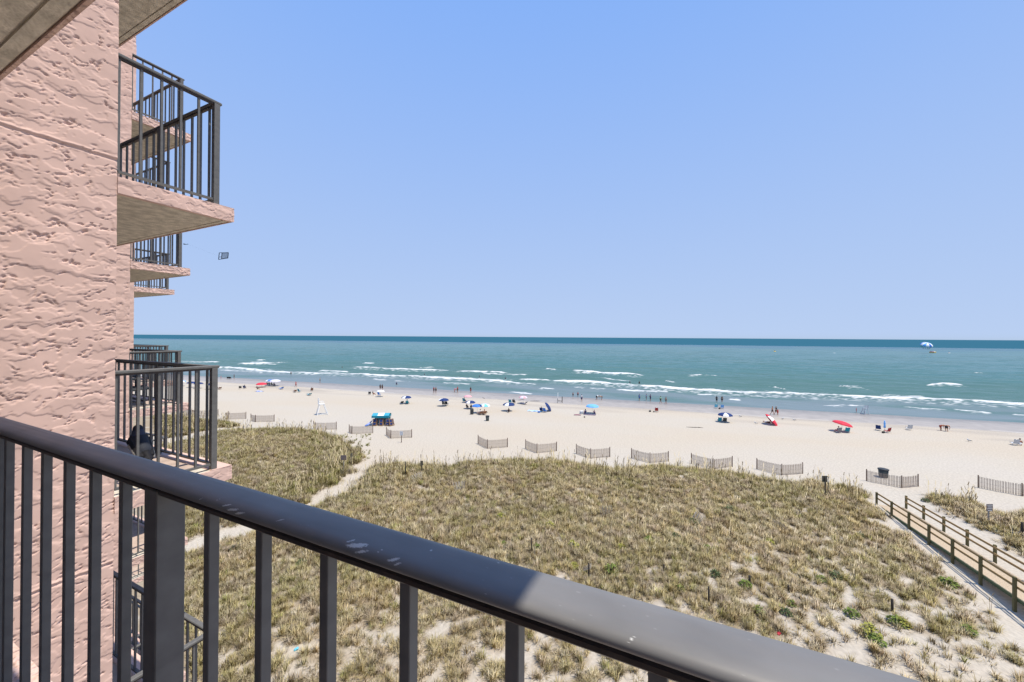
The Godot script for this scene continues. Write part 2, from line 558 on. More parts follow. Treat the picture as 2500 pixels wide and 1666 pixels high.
	arr.resize(Mesh.ARRAY_MAX)
	arr[Mesh.ARRAY_VERTEX] = verts
	arr[Mesh.ARRAY_COLOR] = cols
	arr[Mesh.ARRAY_INDEX] = idx
	var st := SurfaceTool.new()
	st.create_from_arrays(arr)
	st.generate_normals()
	tag(put(st.commit(), "surf", M.sea), "", "", "", "structure")
	# open sea to the horizon
	st = begin()
	st.set_smooth_group(1)
	var rows := []
	w = ws[nr - 1]
	while w < 60000.0:
		var row := []
		for i in 41:
			var uu := 10.0 + (430.0 + 2.0 * w) * (2.0 * i / 40.0 - 1.0)
			row.append(shore_u * uu - shore_m * w + origin)
		rows.append(row)
		w *= 1.12
	st.set_color(deep)
	for j in rows.size() - 1:
		for i in 40:
			quad(st, rows[j][i], rows[j + 1][i], rows[j + 1][i + 1], rows[j][i + 1])
	tag(add(st, "sea", M.open_sea), "", "", "", "structure")

# ---------------------------------------------------------------- the pink building
# Own axes: x along the front rails (to the far left), y up, z outwards over the beach.
const FLOOR_TOPS := [4.03, 1.33, -1.37, -4.07, -6.77, -9.47, -12.17]
const SLAB := 0.135
const STEP_X := 4.79
const STEP_Z := 1.80
const FIN_X := 4.41
const FIN_END := 1.486
const RAIL_Z := 2.24
const LIP_Z := 2.39
var stucco_n: Array[FastNoiseLite] = []

func stucco_h(a: float, y: float) -> float:
	# trowelled skim coat: flat skins that end in torn, uneven edges
	var wx: float = a + 0.035 * stucco_n[0].get_noise_2d(a * 8.0, y * 8.0)
	var wy: float = y + 0.03 * stucco_n[0].get_noise_2d(a * 8.0 + 70.0, y * 8.0)
	var n1: float = stucco_n[1].get_noise_2d(wx * 2.9, wy * 6.2)
	var n2: float = stucco_n[3].get_noise_2d(wx * 5.5 + 31.0, wy * 10.5)
	var rough: float = stucco_n[2].get_noise_2d(a * 22.0, y * 30.0)
	var skin_edge := n1 + 0.10 * rough
	var h := 0.0036 * smoothstep(-0.16, -0.10, skin_edge) + 0.0026 * smoothstep(0.22, 0.27, skin_edge)
	# torn pits along those edges
	var near_edge := maxf(smoothstep(0.16, 0.02, absf(n1 + 0.16)), 0.7 * smoothstep(0.14, 0.02, absf(n1 - 0.18)))
	var pit := near_edge * smoothstep(0.06, 0.30, n2)
	h -= 0.0135 * pit * smoothstep(-0.15, 0.25, rough)
	h += 0.0008 * stucco_n[2].get_noise_2d(a * 7.0, y * 7.0)
	return h - 0.004

# A stucco skin: grid of points from p along e1 (n1 steps) and e2 (n2 steps), pushed out along nrm.
func skin(st: SurfaceTool, p: Vector3, e1: Vector3, e2: Vector3, n1: int, n2: int, nrm: Vector3, amount: float, joints: Array, seed_off: float) -> void:
	st.set_smooth_group(1)
	var rows := []
	for j in n2 + 1:
		var row := PackedVector3Array()
		for i in n1 + 1:
			var q := p + e1 * (float(i) / n1) + e2 * (float(j) / n2)
			var a := q.z * absf(nrm.x) + q.x * absf(nrm.z) + seed_off
			var h := amount * stucco_h(a, q.y)
			for jt in joints:
				var dy: float = q.y - jt - 0.006 * stucco_n[2].get_noise_2d(a * 5.0, 1.0)
				h += 0.007 * exp(-pow((dy - 0.012) / 0.009, 2.0)) - 0.009 * exp(-pow((dy + 0.008) / 0.010, 2.0))
			row.append(q + nrm * h)
		rows.append(row)
	var flip := e2.cross(e1).dot(nrm) < 0.0
	for j in n2:
		for i in n1:
			if flip: quad(st, rows[j][i], rows[j][i + 1], rows[j + 1][i + 1], rows[j + 1][i])
			else: quad(st, rows[j][i], rows[j + 1][i], rows[j + 1][i + 1], rows[j][i + 1])

func build_building() -> void:
	stucco_n = [noise(1.0, 51, 2), noise(1.0, 52, 3), noise(1.0, 53, 3), noise(1.0, 54, 2)]
	var b := Node3D.new()
	b.name = "apartment_building"
	add_child(b)
	var dx := Vector3(-0.9026, 0, -0.4305)
	b.transform = Transform3D(Basis(dx, Vector3.UP, Vector3(0.4305, 0, -0.9026)), Vector3(0, CAM_Y, 0))
	tag(b, "pink stucco apartment block with stepped balconies and dark metal railings", "building")
	var base := 0.3 - CAM_Y
	for k in range(0, 4):
		var ox := (k - 1) * STEP_X
		var oz := (k - 1) * STEP_Z
		# the fin wall
		var st := begin()
		var top := 9.6
		box(st, Vector3(FIN_X + ox + 0.106, (top + base) * 0.5, oz + (FIN_END - 1.6) * 0.5), Vector3(0.168, top - base, FIN_END + 1.6))
		var wall := add(st, "fin_wall", M.stucco_far, b)
		if k >= 1 and k <= 3:
			st = begin()
			var step: float = [0.0, 0.0062, 0.014, 0.03][k]
			var y0: float = [0.0, -3.3, -6.5, -9.0][k]
			var y1: float = [0.0, 3.1, 6.8, 8.0][k]
			var z0: float = FIN_END + oz - [0.0, 0.82, 0.9, 0.9][k]
			var z1: float = FIN_END + oz + 0.002
			var joints := [1.475, -1.91] if k == 1 else [1.42, -1.4]
			skin(st, Vector3(FIN_X + ox - 0.004, y0, z0), Vector3(0, 0, z1 - z0), Vector3(0, y1 - y0, 0), int((z1 - z0) / step), int((y1 - y0) / step), Vector3(-1, 0, 0), 1.0, joints, k * 7.3)
			add(st, "stucco_skin", M.stucco, wall)
		# the wall behind the balcony with its glass doors
		st = begin()
		box(st, Vector3(FIN_X + ox + 0.2 + 2.29, (top + base) * 0.5, oz - 1.30), Vector3(4.57, top - base, 0.2))
		var back := add(st, "back_wall", M.stucco_far, b)
		for f in FLOOR_TOPS:
			if f < -5.0: continue
			st = begin()
			box(st, Vector3(FIN_X + ox + 2.45, f + 1.15, oz - 1.19), Vector3(4.1, 2.26, 0.04))
			add(st, "sliding_door", M.glass, back)
		# slabs
		for fi in FLOOR_TOPS.size():
			var f: float = FLOOR_TOPS[fi]
			slab(b, ox, oz, f, k, fi)
	# railings of the neighbours, floor by floor
	for k in range(1, 4):
		for fi in range(0, 6):
			if k == 1 and fi == 0: continue
			neighbour_rail(b, (k - 1) * STEP_X, (k - 1) * STEP_Z, FLOOR_TOPS[fi], k == 1 and fi <= 3)

func slab(b: Node3D, ox: float, oz: float, f: float, k: int, fi: int) -> void:
	var lo := f - SLAB
	var st := begin()
	var g0 := LIP_Z + oz - 0.078
	var g1 := LIP_Z + oz - 0.066
	var z0 := oz - 1.19
	var z1 := LIP_Z + oz - 0.012
	var section := PackedVector2Array([Vector2(z0, lo), Vector2(g0, lo), Vector2(g0, lo + 0.012), Vector2(g1, lo + 0.012), Vector2(g1, lo), Vector2(z1 - 0.01, lo), Vector2(z1, lo + 0.01), Vector2(z1, f), Vector2(z0, f)])
	extrude(st, section, FIN_X + ox + 0.20, FIN_X + ox + STEP_X - 0.005)
	var zc := FIN_END + oz + 0.003
	var head := PackedVector2Array([Vector2(zc, lo), Vector2(g0, lo), Vector2(g0, lo + 0.012), Vector2(g1, lo + 0.012), Vector2(g1, lo), Vector2(z1 - 0.01, lo), Vector2(z1, lo + 0.01), Vector2(z1, f), Vector2(zc, f)])
	extrude(st, head, FIN_X + ox + 0.004, FIN_X + ox + 0.199)
	var s := add(st, "balcony_slab", M.concrete, b)
	# painted rim: side face, front face and a lip under the edge
	st = begin()
	var near := FIN_X + ox - 0.010
	var far := FIN_X + ox + STEP_X - 0.006
	var fine := k == 1 and fi >= 1 and fi <= 3
	box(st, Vector3((near + far) * 0.5, f - SLAB * 0.5, LIP_Z + oz - 0.004), Vector3(far - near, SLAB + 0.006, 0.014))
	box(st, Vector3(near + 0.022, lo - 0.002, (zc + LIP_Z + oz - 0.014) * 0.5), Vector3(0.044, 0.006, LIP_Z + oz - 0.014 - zc))
	box(st, Vector3(near + 0.007, f - SLAB * 0.5 + 0.002, (zc + LIP_Z + oz - 0.014) * 0.5), Vector3(0.012, SLAB - 0.004, LIP_Z + oz - 0.014 - zc))
	if k >= 1 and k <= 3:
		var step: float = 0.0065 if fine else 0.02
		skin(st, Vector3(near - 0.003, lo - 0.002, zc), Vector3(0, 0, LIP_Z + oz + 0.006 - zc), Vector3(0, SLAB + 0.003, 0), int(0.9 / step), maxi(4, int(SLAB / step)), Vector3(-1, 0, 0), 0.9, [], k * 3.1 + fi * 1.7)
	box(st, Vector3((near + far) * 0.5, f + 0.003, LIP_Z + oz - 0.09), Vector3(far - near, 0.004, 0.19))
	add(st, "slab_rim", M.stucco if fine else M.stucco_far, s)
	st = begin()
	box(st, Vector3((FIN_X + ox + 0.21 + far) * 0.5, f + 0.0025, (z0 + LIP_Z + oz - 0.19) * 0.5), Vector3(far - FIN_X - ox - 0.22, 0.004, LIP_Z + oz - 0.19 - z0))
	add(st, "floor_finish", M.deck_slab, s)

var shared := {}
func baluster_mesh(h: float) -> Mesh:
	var key := "bal%.3f" % h
	if not shared.has(key):
		var st := begin()
		chamfer_box(st, Vector3(0, h * 0.5, 0), Vector3(0.019, h, 0.019), 0.0012)
		shared[key] = commit(st)
	return shared[key]

func post_mesh(h: float) -> Mesh:
	var key := "post%.3f" % h
	if not shared.has(key):
		var st := begin()
		chamfer_box(st, Vector3(0, h * 0.5, 0), Vector3(0.052, h, 0.052), 0.002)
		shared[key] = commit(st)
	return shared[key]

func neighbour_rail(b: Node3D, ox: float, oz: float, f: float, single: bool) -> void:
	var r := Node3D.new()
	r.name = "balcony_railing"
	b.add_child(r, true)
	r.position = Vector3(FIN_X + ox, f, oz)
	var top := 1.06
	var xs := 0.035
	var corner := Vector3(xs, 0, RAIL_Z)
	var st := begin()
	chamfer_box(st, Vector3(xs, top - 0.014, (FIN_END + RAIL_Z) * 0.5 + 0.02), Vector3(0.052, 0.028, RAIL_Z - FIN_END + 0.05), 0.006)
	add(st, "top_rail", M.metal, r)
	st = begin()
	chamfer_box(st, Vector3(xs + 2.22, top - 0.0145, RAIL_Z), Vector3(4.36, 0.027, 0.052), 0.006)
	add(st, "top_rail", M.metal, r)
	st = begin()
	box(st, Vector3(xs, top - 0.036, (FIN_END + RAIL_Z) * 0.5), Vector3(0.028, 0.016, RAIL_Z - FIN_END - 0.03))
	box(st, Vector3(xs + 2.21, top - 0.036, RAIL_Z), Vector3(4.30, 0.016, 0.028))
	add(st, "rail_channel", M.metal_edge, r)
	st = begin()
	box(st, Vector3(xs, 0.055, (FIN_END + RAIL_Z) * 0.5), Vector3(0.03, 0.02, RAIL_Z - FIN_END - 0.03))
	add(st, "bottom_rail", M.metal, r)
	st = begin()
	box(st, Vector3(xs + 2.21, 0.055, RAIL_Z), Vector3(4.30, 0.02, 0.03))
	add(st, "bottom_rail", M.metal, r)
	put(post_mesh(top - 0.03), "post", M.metal, r, corner + Vector3(0, 0.003, 0))
	var spots := []
	for i in 5: spots.append(Vector3(xs, 0.06, FIN_END + 0.018 + i * 0.146))
	var x := xs + 0.115
	var n := 0
	while x < 4.38:
		n += 1
		if n % 7 == 0:
			put(post_mesh(top - 0.03), "post", M.metal, r, Vector3(x, 0.003, RAIL_Z))
		else:
			spots.append(Vector3(x, 0.06, RAIL_Z))
		x += 0.165
	if single:
		for s in spots: put(baluster_mesh(top - 0.10), "baluster", M.metal, r, s)
	else:
		st = begin()
		for s in spots: box(st, s + Vector3(0, (top - 0.1) * 0.5, 0), Vector3(0.019, top - 0.10, 0.019))
		tag(add(st, "balusters", M.metal, r), "", "", "", "stuff")

# The railing of our own balcony, right in front of the camera.
func build_near_rail() -> void:
	var r := thing("balcony_railing", Vector3(0, CAM_Y, 0), 0.0, "dark metal railing with rounded chipped handrail in front of the dune view", "railing")
	r.basis = Basis(Vector3(-0.9026, 0, -0.4305), Vector3.UP, Vector3(0.4305, 0, -0.9026))
	var zc := 0.435
	var top := -0.299
	var x0 := -0.34
	var x1 := 4.40
	# rounded cap, with its own long texture of paint chips
	var st := begin()
	st.set_smooth_group(1)
	var prof := []
	var hw := 0.0365
	for k in 23:
		var a := PI * (-0.16 + 1.32 * k / 22.0)
		var c := cos(a)
		var s := sin(a)
		prof.append(Vector2(-signf(c) * pow(absf(c), 0.75) * hw, -0.012 + signf(s) * pow(absf(s), 0.85) * (0.012 if s > 0.0 else 0.012)))
	var nseg := 96
	for i in nseg:
		for k in 22:
			var pts := []
			for q in [[i, k], [i + 1, k], [i + 1, k + 1], [i, k + 1]]:
				pts.append([Vector3(lerpf(x0, x1, q[0] / float(nseg)), top + prof[q[1]].y, zc + prof[q[1]].x), Vector2(q[0] / float(nseg), q[1] / 22.0)])
			for t in [[0, 1, 2], [0, 2, 3]]:
				for v in t:
					st.set_uv(pts[v][1])
					st.add_vertex(pts[v][0])
	put(commit(st), "handrail", rail_paint(x0, x1), r)
	st = begin()
	box(st, Vector3((x0 + x1) * 0.5, top - 0.0205, zc), Vector3(x1 - x0, 0.012, 0.030))
	chamfer_box(st, Vector3((x0 + x1) * 0.5, top - 0.0345, zc), Vector3(x1 - x0, 0.016, 0.046), 0.005)
	add(st, "rail_channel", M.metal_edge, r)
	st = begin()
	box(st, Vector3((x0 + x1) * 0.5, -1.30, zc), Vector3(x1 - x0, 0.02, 0.03))
	add(st, "bottom_rail", M.metal, r)
	var px_bars := [12, 55, 102, 157, 220, 293, 501, 627, 784, 979, 1237, 1586]
	var hb := 1.31 - 0.042 + top
	for p in px_bars:
		put(baluster_mesh(hb), "baluster", M.metal, r, Vector3(rail_x(p, zc - 0.0095) - 0.0095, -1.31, zc))
	var hp := 1.367 - 0.030 + top
	for p in [-34, 355, 1905]:
		put(post_mesh(hp), "post", M.metal, r, Vector3(rail_x(p, zc - 0.026) - 0.026, -1.367, zc))
	# bars of the next bays, outside the picture
	var x := rail_x(-34, zc) + 0.11
	while x < x1 - 0.1:
		put(baluster_mesh(hb), "baluster", M.metal, r, Vector3(x, -1.31, zc))
		x += 0.165
	# side return to the building
	st = begin()
	chamfer_box(st, Vector3(x0 - 0.002, top - 0.02, zc - 0.40), Vector3(0.05, 0.036, 0.72), 0.008)
	add(st, "side_rail", M.metal, r)
	put(post_mesh(hp), "post", M.metal, r, Vector3(x0 + 0.004, -1.367, zc))
	for i in 4: put(baluster_mesh(hb), "baluster", M.metal, r, Vector3(x0, -1.31, zc - 0.15 - 0.15 * i))

# Where along the rail line (at outward distance z) a photograph column falls.
func rail_x(px: float, z: float) -> float:
	var t := (px - 1250.0) / FOCAL
	# point = x * (-.9026, -.4305) + z * (.4305, -.9026) in (X, Z)
	# X = t * (-Z):   -.9026 x + .4305 z = t (.4305 x + .9026 z)
	return z * (0.4305 - t * 0.9026) / (0.9026 + t * 0.4305)

func rail_paint(x0: float, x1: float) -> StandardMaterial3D:
	var w := 2048
	var h := 128
	var im := Image.create(w, h, false, Image.FORMAT_RGB8)
	var n := noise(0.02, 61, 4)
	var n2 := noise(0.12, 62, 3)
	var grain := noise(0.006, 63, 3)
	var chips := []     # x along the rail, place across (0 = near edge), length, width
	for c in [[888, 0.30, 0.036, 0.10], [905, 0.22, 0.02, 0.07], [868, 0.34, 0.012, 0.04], [980, 0.27, 0.017, 0.07], [993, 0.22, 0.010, 0.05], [940, 0.33, 0.005, 0.03], [594, 0.20, 0.030, 0.08], [612, 0.17, 0.025, 0.07], [575, 0.25, 0.02, 0.05], [700, 0.30, 0.012, 0.03], [1031, 0.5, 0.003, 0.02], [1553, 0.26, 0.005, 0.035], [516, 0.2, 0.008, 0.03], [548, 0.3, 0.006, 0.03], [1185, 0.6, 0.003, 0.02], [1205, 0.2, 0.003, 0.02]]:
		chips.append([rail_x(c[0], 0.415), c[1], c[2], c[3]])
	var paint := Color(0.185, 0.182, 0.182)
	for j in h:
		for i in w:
			var x := lerpf(x0, x1, i / float(w))
			var v := j / float(h)
			var k := 0.95 + 0.16 * n.get_noise_2d(i * 0.5, j * 0.8) + 0.10 * grain.get_noise_2d(i * 3.0, j * 2.0)
			var c := Color(paint.r * k, paint.g * k, paint.b * k)
			if n2.get_noise_2d(i * 1.7, j * 3.0 + 500.0) > 0.68: c = c.lerp(Color(0.34, 0.34, 0.34), 0.4)
			for q in chips:
				var dx: float = (x - q[0]) / (q[2] * 0.5)
				if absf(dx) > 1.4: continue
				var dv: float = (v - q[1] + 0.05 * dx) / (q[3] * 0.5)
				if dx * dx + dv * dv + 0.9 * n2.get_noise_2d(i * 3.0, j * 4.0) < 0.75: c = Color(0.62, 0.62, 0.61)
			im.set_pixel(i, j, c.linear_to_srgb())
	var m := mat(Color.WHITE, 0.55, 0.45)
	m.albedo_texture = ImageTexture.create_from_image(im)
	m.roughness_texture = grey_tex(noise(0.03, 64, 4), 256, 0.72, 1.0)
	return m

# ---------------------------------------------------------------- people and animals: joints joined by a smooth field, meshed as surface nets
# bones: [a, b, radius a, radius b, colour]
func body(bones: Array, cell: float, blend: float, parts_of := []) -> ArrayMesh:
	var lo := Vector3.ONE * 1e9
	var hi := -lo
	for q in bones:
		var r: float = maxf(q[2], q[3]) + cell * 2.5
		lo = lo.min(q[0] - Vector3.ONE * r).min(q[1] - Vector3.ONE * r)
		hi = hi.max(q[0] + Vector3.ONE * r).max(q[1] + Vector3.ONE * r)
	var nx := int((hi.x - lo.x) / cell) + 2
	var ny := int((hi.y - lo.y) / cell) + 2
	var nz := int((hi.z - lo.z) / cell) + 2
	var field := PackedFloat32Array()
	field.resize(nx * ny * nz)
	field.fill(1.0)
	var owner := PackedInt32Array()
	owner.resize(nx * ny * nz)
	var nearest := PackedFloat32Array()
	nearest.resize(nx * ny * nz)
	nearest.fill(9.0)
	for bi in bones.size():
		var q: Array = bones[bi]
		var a: Vector3 = q[0]
		var b: Vector3 = q[1]
		var ra: float = q[2]
		var rb: float = q[3]
		var pad := maxf(ra, rb) + blend + cell * 2.0
		var mn := ((a.min(b) - lo - Vector3.ONE * pad) / cell).floor()
		var mx := ((a.max(b) - lo + Vector3.ONE * pad) / cell).ceil()
		var ab := b - a
		var l2 := maxf(ab.length_squared(), 1e-9)
		for k in range(maxi(0, int(mn.z)), mini(nz, int(mx.z) + 1)):
			for j in range(maxi(0, int(mn.y)), mini(ny, int(mx.y) + 1)):
				for i in range(maxi(0, int(mn.x)), mini(nx, int(mx.x) + 1)):
					var p := lo + Vector3(i, j, k) * cell
					var t := clampf((p - a).dot(ab) / l2, 0.0, 1.0)
					var d := p.distance_to(a + ab * t) - lerpf(ra, rb, t)
					var at := (k * ny + j) * nx + i
					var f := field[at]
					var h := clampf(0.5 + 0.5 * (f - d) / blend, 0.0, 1.0)
					field[at] = lerpf(f, d, h) - blend * h * (1.0 - h)
					if d < nearest[at]:
						nearest[at] = d
						owner[at] = bi
	var ids := {}
	var verts := PackedVector3Array()
	var cols := PackedColorArray()
	for k in nz - 1:
		for j in ny - 1:
			for i in nx - 1:
				var at := (k * ny + j) * nx + i
				var sum := Vector3.ZERO
				var n := 0
				var neg := 0
				var val := []
				for c in 8:
					var f := field[at + (c & 1) + ((c >> 1) & 1) * nx + (c >> 2) * nx * ny]
					val.append(f)
					if f < 0.0: neg += 1
				if neg == 0 or neg == 8: continue
				for e in [[0, 1], [2, 3], [4, 5], [6, 7], [0, 2], [1, 3], [4, 6], [5, 7], [0, 4], [1, 5], [2, 6], [3, 7]]:
					var f0: float = val[e[0]]
					var f1: float = val[e[1]]
					if (f0 < 0.0) == (f1 < 0.0): continue
					var t := f0 / (f0 - f1)
					var p0 := Vector3(e[0] & 1, (e[0] >> 1) & 1, e[0] >> 2)
					var p1 := Vector3(e[1] & 1, (e[1] >> 1) & 1, e[1] >> 2)
					sum += p0.lerp(p1, t)
					n += 1
				ids[at] = verts.size()
				verts.append(lo + (Vector3(i, j, k) + sum / n) * cell)
				cols.append(bones[owner[at]][4])
	var idx := PackedInt32Array()
	var strides := [1, nx, nx * ny]
	for at in ids:
		var i: int = at % nx
		var j: int = (at / nx) % ny
		var k: int = at / (nx * ny)
		for ax in 3:
			var s1: int = strides[(ax + 1) % 3]
			var s2: int = strides[(ax + 2) % 3]
			var c := [i, j, k]
			if c[(ax + 1) % 3] == 0 or c[(ax + 2) % 3] == 0: continue
			var f0 := field[at]
			var f1 := field[at + strides[ax]]
			if (f0 < 0.0) == (f1 < 0.0): continue
			var q := [at, at - s1, at - s1 - s2, at - s2]
			var ok := true
			for v in q: if not ids.has(v): ok = false
			if not ok: continue
			if f0 < 0.0: q.reverse()
			idx.append_array([ids[q[0]], ids[q[1]], ids[q[2]], ids[q[0]], ids[q[2]], ids[q[3]]])
	var arr := []
	arr.resize(Mesh.ARRAY_MAX)
	arr[Mesh.ARRAY_VERTEX] = verts
	arr[Mesh.ARRAY_COLOR] = cols
	arr[Mesh.ARRAY_INDEX] = idx
	var st := SurfaceTool.new()
	st.create_from_arrays(arr)
	st.generate_normals()
	return st.commit()

# A person in one of the poses; top / bottom / hair / skin are linear colours. Feet (or seat) at y = 0, facing +z.
func person_mesh(pose: String, skin_c: Color, top_c: Color, bottom_c: Color, hair_c: Color) -> ArrayMesh:
	var key := pose + str(skin_c) + str(top_c) + str(bottom_c) + str(hair_c)
	if shared.has(key): return shared[key]
	var hip := Vector3(0, 0.93, 0)
	var neck := Vector3(0, 1.44, 0.0)
	var head := Vector3(0, 1.63, 0.02)
	var kl := Vector3(0.10, 0.50, 0.02); var fl := Vector3(0.11, 0.06, -0.02)
	var kr := Vector3(-0.10, 0.50, 0.02); var fr := Vector3(-0.11, 0.06, -0.02)
	var el := Vector3(0.25, 1.14, -0.02); var hl := Vector3(0.25, 0.88, 0.06)
	var er := Vector3(-0.25, 1.14, -0.02); var hr := Vector3(-0.25, 0.88, 0.06)
	match pose:
		"walk":
			kl = Vector3(0.09, 0.52, 0.17); fl = Vector3(0.09, 0.08, 0.26)
			kr = Vector3(-0.09, 0.50, -0.10); fr = Vector3(-0.09, 0.10, -0.38)
			el = Vector3(0.24, 1.14, -0.14); hl = Vector3(0.22, 0.92, -0.10)
			er = Vector3(-0.24, 1.14, 0.10); hr = Vector3(-0.22, 0.95, 0.26)
		"hips":
			el = Vector3(0.34, 1.18, -0.08); hl = Vector3(0.17, 1.0, 0.02)
			er = Vector3(-0.34, 1.18, -0.08); hr = Vector3(-0.17, 1.0, 0.02)
		"bend":
			hip = Vector3(0, 0.84, -0.12); neck = Vector3(0, 0.98, 0.40); head = Vector3(0, 0.92, 0.58)
			kl = Vector3(0.12, 0.46, -0.02); kr = Vector3(-0.12, 0.46, -0.02)
			el = Vector3(0.22, 0.72, 0.42); hl = Vector3(0.16, 0.44, 0.46)
			er = Vector3(-0.22, 0.72, 0.42); hr = Vector3(-0.16, 0.44, 0.46)
		"sit":            # on a low beach chair or on the sand with bent knees
			hip = Vector3(0, 0.30, 0); neck = Vector3(0, 0.78, -0.14); head = Vector3(0, 0.97, -0.12)
			kl = Vector3(0.12, 0.46, 0.38); fl = Vector3(0.12, 0.08, 0.62)
			kr = Vector3(-0.12, 0.46, 0.38); fr = Vector3(-0.12, 0.08, 0.62)
			el = Vector3(0.26, 0.52, -0.02); hl = Vector3(0.20, 0.48, 0.22)
			er = Vector3(-0.26, 0.52, -0.02); hr = Vector3(-0.20, 0.48, 0.22)
		"crouch":
			hip = Vector3(0, 0.26, -0.10); neck = Vector3(0, 0.72, 0.06); head = Vector3(0, 0.90, 0.14)
			kl = Vector3(0.16, 0.50, 0.20); fl = Vector3(0.14, 0.06, 0.08)
			kr = Vector3(-0.16, 0.50, 0.20); fr = Vector3(-0.14, 0.06, 0.08)
			el = Vector3(0.25, 0.48, 0.12); hl = Vector3(0.14, 0.36, 0.34)
			er = Vector3(-0.25, 0.48, 0.12); hr = Vector3(-0.14, 0.36, 0.34)
		"lie":
			hip = Vector3(0, 0.16, 0); neck = Vector3(0, 0.22, -0.52); head = Vector3(0, 0.24, -0.72)
			kl = Vector3(0.10, 0.30, 0.40); fl = Vector3(0.11, 0.10, 0.80)
			kr = Vector3(-0.10, 0.14, 0.44); fr = Vector3(-0.11, 0.10, 0.88)
			el = Vector3(0.28, 0.14, -0.24); hl = Vector3(0.24, 0.12, 0.02)
			er = Vector3(-0.28, 0.14, -0.24); hr = Vector3(-0.24, 0.12, 0.02)
	var spine := (neck - hip).normalized()
	var sh := neck - spine * 0.06
	var sl := sh + Vector3(0.17, 0, 0)
	var sr := sh - Vector3(0.17, 0, 0)
	var face := (head - neck).normalized()
	var bones := [
		[hip, hip.lerp(neck, 0.45), 0.135, 0.12, bottom_c], [hip.lerp(neck, 0.40), hip.lerp(neck, 0.86), 0.125, 0.135, top_c],
		[sl, sr, 0.075, 0.075, top_c], [neck - spine * 0.03, head, 0.055, 0.06, skin_c],
		[head, head + face * 0.05 + Vector3(0, 0, 0.01), 0.088, 0.092, skin_c], [head + face * 0.05 - Vector3(0, 0, 0.03), head + face * 0.07 - Vector3(0, 0, 0.01), 0.085, 0.085, hair_c],
		[hip + Vector3(0.085, -0.02, 0), kl, 0.095, 0.062, skin_c], [kl, fl, 0.058, 0.038, skin_c], [fl, fl + Vector3(0.0, -0.025, 0.15), 0.038, 0.03, skin_c],
		[hip - Vector3(0.085, 0.02, 0), kr, 0.095, 0.062, skin_c], [kr, fr, 0.058, 0.038, skin_c], [fr, fr + Vector3(0.0, -0.025, 0.15), 0.038, 0.03, skin_c],
		[sl, el, 0.055, 0.042, skin_c], [el, hl, 0.04, 0.03, skin_c], [hl, hl + (hl - el).normalized() * 0.12, 0.036, 0.022, skin_c],
		[sr, er, 0.055, 0.042, skin_c], [er, hr, 0.04, 0.03, skin_c], [hr, hr + (hr - er).normalized() * 0.12, 0.036, 0.022, skin_c],
		[hip + Vector3(0.085, -0.02, 0), (hip + Vector3(0.085, -0.02, 0)).lerp(kl, 0.5), 0.10, 0.088, bottom_c], [hip - Vector3(0.085, 0.02, 0), (hip - Vector3(0.085, 0.02, 0)).lerp(kr, 0.5), 0.10, 0.088, bottom_c],
	]
	shared[key] = body(bones, 0.034, 0.05)
	return shared[key]

const SKINS := [Color(0.42, 0.22, 0.14), Color(0.50, 0.30, 0.20), Color(0.30, 0.14, 0.08)]
const HAIR := [Color(0.03, 0.02, 0.015), Color(0.10, 0.05, 0.025), Color(0.25, 0.15, 0.07)]

func person(px: float, py: float, pose: String, turn: float, top_c: Color, bottom_c: Color, label: String, group := "", height := 1.0, sink := 0.0, skin_i := 0) -> Node3D:
	var p := on_ground(px, py) - Vector3(0, sink, 0)
	return person_at(p, pose, turn, top_c, bottom_c, label, group, height, skin_i)

func person_at(p: Vector3, pose: String, turn: float, top_c: Color, bottom_c: Color, label: String, group := "", height := 1.0, skin_i := 0) -> Node3D:
	var o := put(person_mesh(pose, SKINS[skin_i], top_c, bottom_c, HAIR[skin_i]), "person", M.body)
	o.transform = Transform3D(Basis(Vector3.UP, turn).scaled(Vector3.ONE * height), p)
	tag(o, label, "person", group)
	return o

# ---------------------------------------------------------------- beach things
# Canopy of n panels; white_panels are drawn in the second cloth. Axis up, rim at y = 0.
func canopy_panel(radius: float, rise: float, k: int, n: int, droop: float) -> ArrayMesh:
	var key := "canopy%.2f_%.2f_%d_%d" % [radius, rise, k, n]
	if shared.has(key): return shared[key]
	var st := begin()
	st.set_smooth_group(1)
	var rows := []
	for j in 6:
		var row := []
		for i in 5:
			var a := TAU * (k + i / 4.0) / n
			var t := j / 5.0
			var bow := 1.0 - 0.05 * t * sin(PI * i / 4.0)
			var r := radius * sin(t * PI * 0.5) * bow
			row.append(Vector3(cos(a) * r, rise * cos(t * PI * 0.5) + (droop * 0.5 * sin(PI * i / 4.0) if j == 5 else 0.0), -sin(a) * r))
		rows.append(row)
	for j in 5:
		for i in 4:
			quad(st, rows[j + 1][i], rows[j][i], rows[j][i + 1], rows[j + 1][i + 1])
			quad(st, rows[j + 1][i + 1] - Vector3(0, 0.006, 0), rows[j][i + 1] - Vector3(0, 0.006, 0), rows[j][i] - Vector3(0, 0.006, 0), rows[j + 1][i] - Vector3(0, 0.006, 0))
	shared[key] = commit(st)
	return shared[key]

